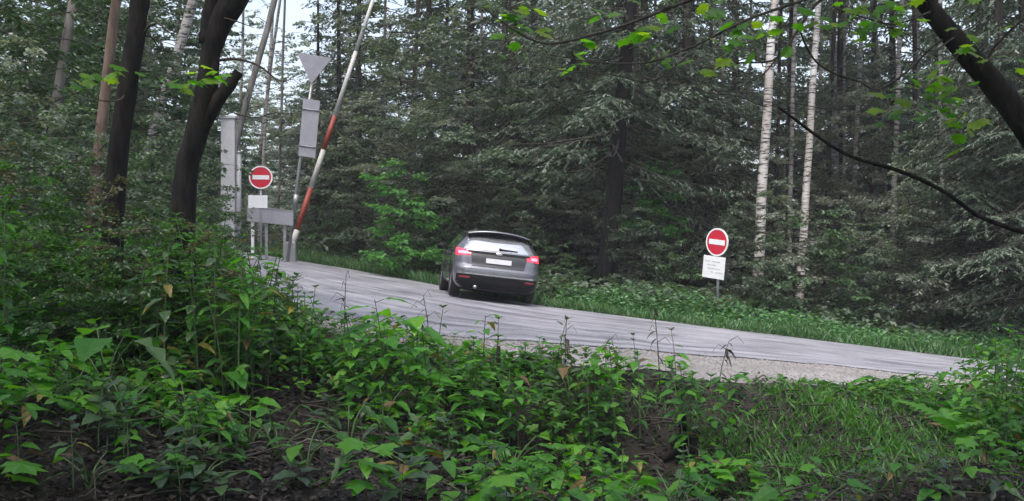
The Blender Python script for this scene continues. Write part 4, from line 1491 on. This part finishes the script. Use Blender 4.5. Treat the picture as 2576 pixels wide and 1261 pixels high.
# leaning tree at the right whose boughs cross the top of the picture
d = 6.4
xr = 3.78
t3, b3 = near_tree('leaning_tree', 'dark tree leaning in from the right edge with boughs across the top',
                   [(xr, d, Hs(xr, d) - .15), (3.62, d, .95), (3.34, d, 1.75), at(2576, 310, d), at(2480, 190, d), at(2390, 85, d), at(2300, -30, d), at(2180, -200, d - .2), at(2050, -480, d - .3), at(1900, -900, d - .4)],
                   [.12, .095, .085, .075, .068, .06, .054, .048, .04, .03], 3)
crown_at(t3, b3, (3.4, d - 3.8, 8.8), (4.2, 4.2, 2.2), 9000, 203)
BR = [
    ([(2180, -200), (2000, -90), (1860, -40), (1725, 4), (1617, 46), (1534, 75), (1405, 108), (1338, 100), (1263, 54), (1213, 17)], 6.2, 5.6, .020, .003),
    ([(2240, -110), (2150, -50), (2022, 0), (1877, 50), (1772, 104), (1710, 129), (1625, 158), (1492, 156), (1409, 142), (1305, 125)], 6.3, 5.7, .016, .002),
    ([(2290, -30), (2180, -60), (2064, 0), (2010, 71), (1977, 121), (1939, 154), (1856, 158), (1797, 171), (1743, 163)], 6.3, 5.9, .016, .003),
    ([(2010, 71), (2030, 120), (2056, 158), (2106, 188), (2160, 204), (2206, 225), (2272, 188), (2356, 108), (2400, 95)], 6.3, 6.4, .008, .009),
    ([(2215, 222), (2180, 268), (2120, 300), (2075, 338)], 6.3, 6.2, .006, .002),
    ([(1725, 146), (1638, 204), (1534, 187), (1420, 178), (1296, 162)], 6.0, 5.8, .006, .002),
    ([(1950, 152), (1915, 190), (1850, 222), (1780, 232), (1689, 217)], 6.0, 5.9, .006, .002),
    ([(1772, 233), (1856, 242), (1922, 267), (1981, 258), (2085, 275), (2152, 273)], 5.9, 6.1, .004, .003),
    ([(2420, 118), (2380, 200), (2372, 270), (2420, 300), (2470, 330)], 6.3, 6.1, .008, .003),
    ([(2340, 30), (2250, 60), (2160, 40), (2100, 20)], 6.3, 6.1, .010, .003),
    ([(2400, 95), (2330, 130), (2240, 70), (2160, 16)], 6.2, 5.9, .007, .002),
    ([(2470, 180), (2500, 120), (2560, 60), (2620, 10)], 6.3, 6.0, .014, .006),
]
for pts, da, db, ra, rb in BR:
    n_ = len(pts)
    branch(t3, b3, [at(p[0], p[1], da + (db - da) * i / (n_ - 1)) for i, p in enumerate(pts)], ra * .75, rb * .8, 30, 6)
dead = [(2640, 610), (2560, 580), (2460, 542), (2377, 483), (2272, 433), (2160, 400), (2100, 372), (2043, 333), (2000, 300), (1960, 271)]
branch(t3, b3, [(3.55, 6.4, 1.2)] + [at(p[0], p[1], 6.4 - .05 * i) for i, p in enumerate(dead)], .016, .007, 40, 8, 'dead_branch', 'bark_dark')
for (px, py), n_, sp in (((1290, 40), 13, .085), ((1262, 60), 6, .06), ((1320, 90), 5, .06), ((1385, 50), 4, .05), ((1430, 150), 4, .05), ((1450, 160), 3, .04), ((1585, 118), 7, .07), ((1625, 112), 5, .06), ((1650, 130), 4, .05),
                         ((1760, 170), 3, .04), ((1810, 110), 6, .05), ((1840, 150), 7, .06), ((1868, 90), 5, .05), ((1915, 75), 6, .06), ((1945, 68), 4, .05), ((1740, 20), 6, .08), ((1700, 25), 4, .07), ((1560, 5), 5, .07),
                         ((2010, 80), 5, .06), ((2040, 80), 5, .05), ((2140, 40), 12, .09), ((2160, 80), 8, .07), ((2220, 40), 8, .08), ((2290, 75), 6, .07), ((2300, 20), 7, .09),
                         ((2290, 230), 10, .09), ((2330, 210), 9, .08), ((2370, 250), 9, .08), ((2260, 265), 5, .06), ((2400, 240), 6, .07), ((2420, 310), 7, .06), ((2440, 335), 5, .06), ((2380, 150), 5, .07), ((2480, 40), 6, .1),
                         ((2540, 180), 5, .1), ((1800, 15), 4, .07), ((1490, 60), 3, .05)):
    hang_leaves(t3, Matrix.Translation(-b3), at(px, py, 6.0), max(2, int(n_ * .95)), sp, .092, rr_, LEAF_L, 6)

# unseen trees added round the viewer so their crowns shade the forest floor
for i, (x, y, cxx, cy_, cr) in enumerate(((-7.2, 2.6, -7.6, 3.0, 3.6), (5.0, -.6, 4.3, 2.2, 4.2), (-1.4, -2.6, -1.4, -.2, 4.4), (-4.4, 1.6, -4.6, 2.8, 3.2), (8.5, 6.0, 8.0, 6.5, 3.6), (-9.5, 8.0, -9.3, 8.2, 3.8))):
    o, b_ = near_tree('added_shade_tree', 'unseen tree added beside the viewer whose crown shades the forest floor',
                      [(x, y, Hs(x, y) - .2), (x + .05, y, 3), (x + .1, y + .1, 6), ((x + cxx) / 2, (y + cy_) / 2, 9.0)], [.2, .15, .12, .07], 300 + i)
    o['group'] = 'unseen shade trees added round the viewer'
    crown_at(o, b_, (cxx, cy_, 8.6), (cr, cr, 2.3), 12000, 310 + i)
# ------------------------------------------------------------------ plants on the near bank
LM = {
    'nettle': leaf_mesh('nettle_leaf', M['herb'], .46, 7, .10, .30, .10),
    'balsam': leaf_mesh('long_leaf', M['herb'], .34, 7, .08, .34, .05),
    'dull': leaf_mesh('dull_leaf', M['herb_dull'], .50, 7, .07, .22, .06),
    'broad': leaf_mesh('broad_leaf', M['herb'], .66, 8, .07, .26, .04, base=.5),
    'maple': lobed_mesh('sapling_leaf', M['sapling'], .22),
    'oval': leaf_mesh('oval_leaf', M['sapling'], .52, 7, .06, .26, .05),
    'dry': leaf_mesh('dry_leaf', M['dry_leaf'], .30, 5, .25, .5, .0),
    'yellowed': leaf_mesh('yellowed_leaf', M['yellowed'], .44, 7, .14, .42, .08),
    'torn': leaf_mesh('torn_leaf', M['herb_dull'], .36, 6, .18, .55, .42),
    'frond': frond_mesh('frond', M['herb']),
}
pr = random.Random(2024)
lr = random.Random(99)


def leaf_child(o, mesh, pos, d, up, size, name='leaf'):
    if name == 'leaf' and lr.random() < .07:
        mesh = LM['yellowed'] if lr.random() < .7 else LM['torn']
    m3 = frames(np.array([d]), np.array([up]))[0] * size
    mm = Matrix(m3.tolist()).to_4x4()
    mm.translation = pos
    link(name, mesh, o, mm)


LOOK = {'nettle': 'toothed nettle herb', 'balsam': 'long leaved herb', 'dull': 'dull broad leaved herb', 'broad': 'large leaved plant', 'maple': 'lobed leaf seedling', 'oval': 'bright oval leaved seedling', 'frond': 'fern'}


def plant(kind, label, x, y, h, group=None, name=None, cat='plant', leaf=None, seed=None):
    if kind == 'frond':
        h = min(h, .6)
    if label is None:
        label = ('tall ' if h > .8 else 'low ' if h < .4 else '') + LOOK[kind] + (' in the litter ' if y < 8.6 else ' on the bank ') + where(1288 + x / y * F, y, True)
        group = LOOK[kind] + ' plants on the near bank'
    r = random.Random(pr.random() if seed is None else seed)
    o = thing(name or {'nettle': 'nettle', 'balsam': 'tall_herb', 'dull': 'dull_herb', 'broad': 'broadleaf_plant', 'maple': 'maple_seedling', 'oval': 'hazel_seedling', 'dry': 'dry_stalk', 'frond': 'fern'}[kind],
              label, cat, (x, y, Hs(x, y) - .01), r.uniform(0, 6.28), 1, group)
    lx, ly = r.gauss(0, .10) * h, r.gauss(0, .10) * h

    def on(t):
        return Vector((lx * t * t, ly * t * t, h * t))
    if kind == 'frond':
        n = r.randint(6, 9)
        for i in range(n):
            a = i * 6.283 / n + r.gauss(0, .2)
            e = r.uniform(.7, 1.3)
            leaf_child(o, LM['frond'], (0, 0, .03), (math.cos(a), math.sin(a), e), (-math.cos(a) * e, -math.sin(a) * e, 1.0), h * r.uniform(.8, 1.15), 'frond')
        return o
    if kind == 'broad':
        n = r.randint(5, 8)
        g = Geo()
        for i in range(n):
            a = i * 2.4 + r.gauss(0, .3)
            hh = h * r.uniform(.45, 1.0)
            q = r.uniform(.10, .28)
            e = Vector((q * math.cos(a), q * math.sin(a), hh))
            g.tube(spline([(0, 0, 0), (e.x * .35, e.y * .35, hh * .65), e], 5), [.008, .007, .006, .005, .004], 5, cap=False)
            leaf_child(o, LM['broad'], e, (math.cos(a), math.sin(a), r.uniform(-.25, .15)), (r.gauss(0, .2), r.gauss(0, .2), 1), (leaf or .24) * r.uniform(.7, 1.15))
        link('stem', g.mesh('stem', M['stem']), o)
        return o
    th = .004 + .004 * h
    link('stem', Geo().tube([on(t) for t in np.linspace(0, 1, 7)], np.linspace(th, th * .4, 7), 5, cap=False).mesh('stem', M['dry_stem' if kind in ('dry', 'maple', 'oval') else 'stem']), o)
    if kind in ('nettle', 'balsam', 'dull'):
        n = max(4, int(h / .12))
        a0 = r.uniform(0, 6.28)
        for i in range(n):
            t = .22 + .78 * (i + .5) / n
            a0 += 1.57 + r.gauss(0, .25)
            L = (leaf or {'nettle': .15, 'balsam': .19, 'dull': .16}[kind]) * (1.15 - .55 * t ** 3) * r.uniform(.8, 1.15)
            for s in (0, math.pi):
                if r.random() < .1:
                    continue
                a = a0 + s + r.gauss(0, .2)
                el = r.uniform(-.35, .35) + (.5 if t > .9 else 0)
                leaf_child(o, LM[kind], on(t) + Vector((.02 * math.cos(a), .02 * math.sin(a), 0)), (math.cos(a), math.sin(a), el), (r.gauss(0, .2), r.gauss(0, .2), 1), L)
        for k in range(4):
            a = a0 + k * 1.57
            leaf_child(o, LM[kind], on(1), (math.cos(a), math.sin(a), .7), (0, 0, 1), .07 * r.uniform(.8, 1.2))
    elif kind in ('maple', 'oval'):
        n = r.randint(8, 13)
        g = Geo()
        for i in range(n):
            t = .35 + .65 * (i + .5) / n
            a = i * 2.3 + r.gauss(0, .3)
            q = r.uniform(.04, .16) * (1.2 - .5 * t)
            p = on(t)
            e = p + Vector((q * math.cos(a), q * math.sin(a), q * .4))
            g.tube([p, e], [.003, .002], 4, cap=False)
            leaf_child(o, LM[kind], e, (math.cos(a), math.sin(a), r.uniform(-.35, .1)), (r.gauss(0, .22), r.gauss(0, .22), 1), (leaf or .15) * r.uniform(.7, 1.2))
        link('leaf_stalk', g.mesh('leaf_stalk', M['dry_stem']), o)
    elif kind == 'dry':
        for i in range(r.randint(6, 10)):
            t = .45 + .55 * r.random()
            a = r.uniform(0, 6.28)
            leaf_child(o, LM['dry'], on(t), (math.cos(a), math.sin(a), r.uniform(-.9, .2)), (r.gauss(0, .4), r.gauss(0, .4), 1), r.uniform(.06, .14))
        g = Geo()
        for i in range(5):
            t = .5 + .5 * i / 4
            a = r.uniform(0, 6.28)
            p = on(t)
            g.tube([p, p + Vector((.08 * math.cos(a), .08 * math.sin(a), .05)), p + Vector((.14 * math.cos(a), .14 * math.sin(a), -.02))], [.003, .0025, .0015], 4, cap=False)
        link('side_twig', g.mesh('side_twig', M['dry_stem']), o)
    return o


# how high the growth reaches along the bank (heights of its upper edge)
_ex = [-60, 0, 150, 300, 450, 550, 620, 700, 780, 850, 960, 1060, 1100, 1200, 1290, 1400, 1500, 1700, 1850, 1900, 2000, 2150, 2250, 2350, 2450, 2500, 2640]
_ey = [470, 480, 500, 510, 500, 560, 610, 640, 690, 770, 790, 800, 850, 850, 850, 860, 870, 890, 950, 985, 985, 960, 945, 930, 890, 830, 800]


def room(px, x, y):
    """metres a plant may grow there before it rises above the bank's edge"""
    return CZ - (np.interp(px, _ex, _ey) - 630) / F * y - Hs(x, y)


zones = [  # px range, distance range, count, kinds, label, group
    ((-60, 330), (8.6, 13.0), 46, ('nettle', 'nettle', 'balsam', 'dull', 'frond'), 'tall shaded green herb on the far left of the bank', 'tall herbs on the left of the bank'),
    ((330, 650), (8.6, 12.2), 70, ('nettle', 'balsam', 'nettle', 'dull'), 'green nettle in the tall growth below the forked dark tree', 'nettles below the forked tree'),
    ((650, 960), (9.2, 11.4), 40, ('nettle', 'balsam', 'oval', 'nettle', 'dull'), 'green herb on the bank left of the gap that shows the road', 'herbs left of the road gap'),
    ((960, 1320), (9.0, 11.2), 46, ('nettle', 'balsam', 'maple', 'oval', 'nettle'), 'bright green herb on the bank below the car', 'herbs below the car'),
    ((1320, 1860), (9.4, 12.4), 46, ('nettle', 'balsam', 'nettle', 'dull', 'oval'), 'green herb on the bank between the car and the right sign', 'herbs on the middle of the bank'),
    ((1980, 2330), (12.2, 14.0), 12, ('nettle', 'broad', 'oval'), 'low green plant at the edge of the pale shoulder', 'plants at the edge of the shoulder'),
    ((2400, 2640), (9.5, 13.5), 26, ('dull', 'nettle', 'oval', 'frond'), 'dark leafy plant in the bush at the right end of the bank', 'plants in the right end of the bank'),
]
for (a, b_), (d0, d1), n_, kinds, lab, grp in zones:
    for i in range(n_):
        px = pr.uniform(a, b_)
        d = d0 + (d1 - d0) * pr.random()
        x = (px - 1288) / F * d
        h = min(room(px, x, d) * pr.uniform(.62, 1.05), pr.uniform(.95, 1.6))
        if h < .18:
            continue
        plant(kinds[pr.randrange(len(kinds))], None, x, d, h)
# low plants nearer the viewer
for i in range(300):
    d = pr.uniform(6.2, 9.4)
    px = pr.uniform(0, 2576)
    if pr.random() < .25:
        px = pr.uniform(-40, 620)
    if (600 < px < 1000 or px > 1560) and d < 9.0 and pr.random() < .5:
        continue
    if 1600 < px < 2350 and d > 8.2 and pr.random() < .45:
        continue
    x = (px - 1288) / F * d
    k = ('dull', 'broad', 'oval', 'nettle', 'maple', 'dull')[pr.randrange(6)]
    plant(k, None, x, d, pr.uniform(.14, .45), leaf=pr.uniform(.10, .2))


def at_ground(px, d):
    x = (px - 1288) / F * d
    return x, d


def hi(px, py, d):
    x, y = at_ground(px, d)
    return x, y, at(px, py, d).z - Hs(x, y)


x, y, h = hi(975, 752, 9.2)
plant('oval', 'brightest green seedling with big drooping leaves in front of the road', x, y, h, leaf=.30, seed=5, name='hazel_seedling')
x, y, h = hi(1045, 790, 9.4)
plant('oval', 'bright green broad leaved shoot right beside the brightest seedling', x, y, h, leaf=.26, seed=8)
x, y, h = hi(1215, 790, 10.4)
plant('oval', 'slim seedling with few yellow green leaves against the road below the car', x, y, h, leaf=.12, seed=9)
x, y, h = hi(265, 830, 7.9)
plant('broad', 'plant with one very large ribbed green leaf at the lower left', x, y, max(.35, h), leaf=.42, seed=2)
x, y, h = hi(1440, 870, 10.2)
plant('broad', 'plant with rounded bright leaves below the road right of centre', x, y, h, leaf=.26, seed=6)
x, y, h = hi(560, 920, 8.8)
plant('broad', 'large leaved plant left of centre in the middle of the growth', x, y, h, leaf=.30, seed=4)
x, y, h = hi(150, 500, 10.6)
plant('balsam', 'tall rosette topped plant with long narrow leaves at the left', x, y, h, leaf=.26, seed=3)
x, y, h = hi(2350, 940, 11.5)
plant('balsam', 'upright plant with long dark leaves at the right end of the shoulder', x, y, max(.4, h), leaf=.30, seed=14)
for (px, py, d, lab, sd) in ((1095, 770, 10.2, 'tall thin leafy herb rising before the road left below the car', 21), (1250, 800, 10.4, 'tall thin leafy herb rising before the road under the car tail', 22),
                             (1395, 800, 10.6, 'tall thin leafy herb rising before the road right below the car', 23), (1600, 840, 11.2, 'tall thin leafy herb before the road midway to the right sign', 24),
                             (1700, 830, 11.4, 'tall thin leafy herb before the road just left of the right sign', 25), (780, 720, 10.4, 'tall thin leafy herb before the pale road gap at the left', 26)):
    x, y, h = hi(px, py, d)
    plant('dull', lab, x, y, h, 'tall thin herbs before the road', leaf=.10, seed=sd)
for (px, py, d, lab, sd) in ((1805, 855, 10.6, 'tall dry stalk with drooping dark leaves in front of the right road', 1), (865, 690, 10.8, 'blackened dry stalk standing against the pale road left of the car', 2),
                             (1420, 800, 10.5, 'thin dry stalk rising against the road right of the car', 3), (1660, 770, 10.8, 'tall thin dry stalk left of the right sign', 4),
                             (1555, 850, 11.0, 'short thin dry stalk between two taller ones', 5), (1085, 740, 10.7, 'leafless thin stalk left below the car', 6), (640, 640, 11.2, 'dry stalk in front of the left sign pole', 7)):
    x, y, h = hi(px, py, d)
    plant('dry', lab, x, y, h, 'dry stalks on the bank', seed=sd)
# dark stump and stake
x, y = at_ground(1735, 9.9)
st = thing('stump', 'dark rotten stump in the litter right of centre', 'stump', (x, y, Hs(x, y)))
g = Geo().tube([(0, 0, -.1), (0, 0, .06), (.01, 0, .12)], [.17, .13, .11], 11, wob=.12, rng=np.random.default_rng(8))
g.tube([(-.05, .02, .08), (-.06, .02, .26), (-.05, .02, .34)], [.045, .035, .01], 7, wob=.15, rng=np.random.default_rng(9))
for q in range(5):
    a = q * 1.256
    g.tube([(.08 * math.cos(a), .08 * math.sin(a), .03), (.22 * math.cos(a), .22 * math.sin(a), .0), (.34 * math.cos(a), .34 * math.sin(a), -.05)], [.06, .04, .02], 6)
link('stump_wood', g.mesh('stump_wood', M['bark_dark']), st)
x, y, h = hi(1254, 870, 10.3)
sk = thing('stake', 'short dark stake standing in the growth below the car', 'stake', (x, y, Hs(x, y)))
link('shaft', Geo().tube([(0, 0, -.1), (.005, 0, h * .6), (0, 0, h)], [.022, .02, .017], 7, wob=.1, rng=np.random.default_rng(3)).mesh('shaft', M['bark_dark']), sk)
# sticks in the litter
for i, (pa, pb, d, lab) in enumerate((((500, 1130), (620, 1210), 7.9, 'pale stick leaning in the litter left of centre'), ((735, 1150), (810, 1110), 7.7, 'thin pale curved stick in the litter at centre left'),
                                      ((655, 1130), (560, 1010), 8.4, 'pale stem propped up in the litter below the left plants'), ((1905, 1180), (2050, 1215), 7.8, 'thin stick lying in the litter at the right front'))):
    p, q = at(*pa, d), at(*pb, d)
    p.z, q.z = Hs(p.x, d) + .03, max(q.z, Hs(q.x, d) + .03)
    s = thing('stick', lab, 'stick', p)
    v = q - p
    link('shaft', Geo().tube([Vector((0, 0, 0)), v * .5 + Vector((0, .02, .03)), v], [.012, .010, .006], 6).mesh('shaft', M['dry_stem'] if i > 1 else M['bark_grey']), s)

# filler: the small leaves between the countable plants
rng = np.random.default_rng(71)
n = 30000
y = rng.uniform(8.4, 14.5, n)
px = rng.uniform(-80, 2660, n)
x = (px - 1288) / F * y
keep = (y < yN(x) - .1)
keep &= ~((px > 1560) & (px < 2420) & (y < 11.8) & (rng.random(n) < .97))
keep &= ~((y < 9.4) & (rng.random(n) < .75))
cl = np.sin(x * 2.7 + 1.3 * y) + np.sin(x * 5.1 - 2.2 * y + 1) * .7 + np.sin(y * 4.0 + x)
keep &= (cl + rng.normal(0, .8, n)) > -.5
x, y, px = x[keep], y[keep], px[keep]
n = len(x)
hz = H(x, y)
top = CZ - (np.interp(px, _ex, _ey) - 630) / F * y - hz
top = np.clip(top * .8, .06, .95) * (.6 + .3 * np.clip(np.sin(x * 3.1 + y) + 1, 0, 2))
z = hz + top * rng.random(n) ** .8
a = rng.uniform(0, 6.28, n)
D = np.stack([np.cos(a), np.sin(a), rng.normal(-.1, .35, n)], -1)
link('undergrowth', scatter('undergrowth', *FOLD_LEAF, np.stack([x, y, z], -1), frames(D, up_noise(rng, n, .4)), rng.uniform(.05, .125, n), M['leaf_under']), kind='stuff')

# ------------------------------------------------------------------ the damp air between the trees
m = bpy.data.materials.new('haze')
m.use_nodes = True
t = m.node_tree
for n in list(t.nodes):
    t.nodes.remove(n)
o = t.nodes.new('ShaderNodeOutputMaterial')
v = t.nodes.new('ShaderNodeVolumePrincipled')
v.inputs['Color'].default_value = (.92, .93, 1.0, 1)
v.inputs['Density'].default_value = .0009
t.links.new(v.outputs['Volume'], o.inputs['Volume'])
link('haze', Geo().box(-190, 190, -110, 215, -12, 42).mesh('haze', m, False), kind='stuff')
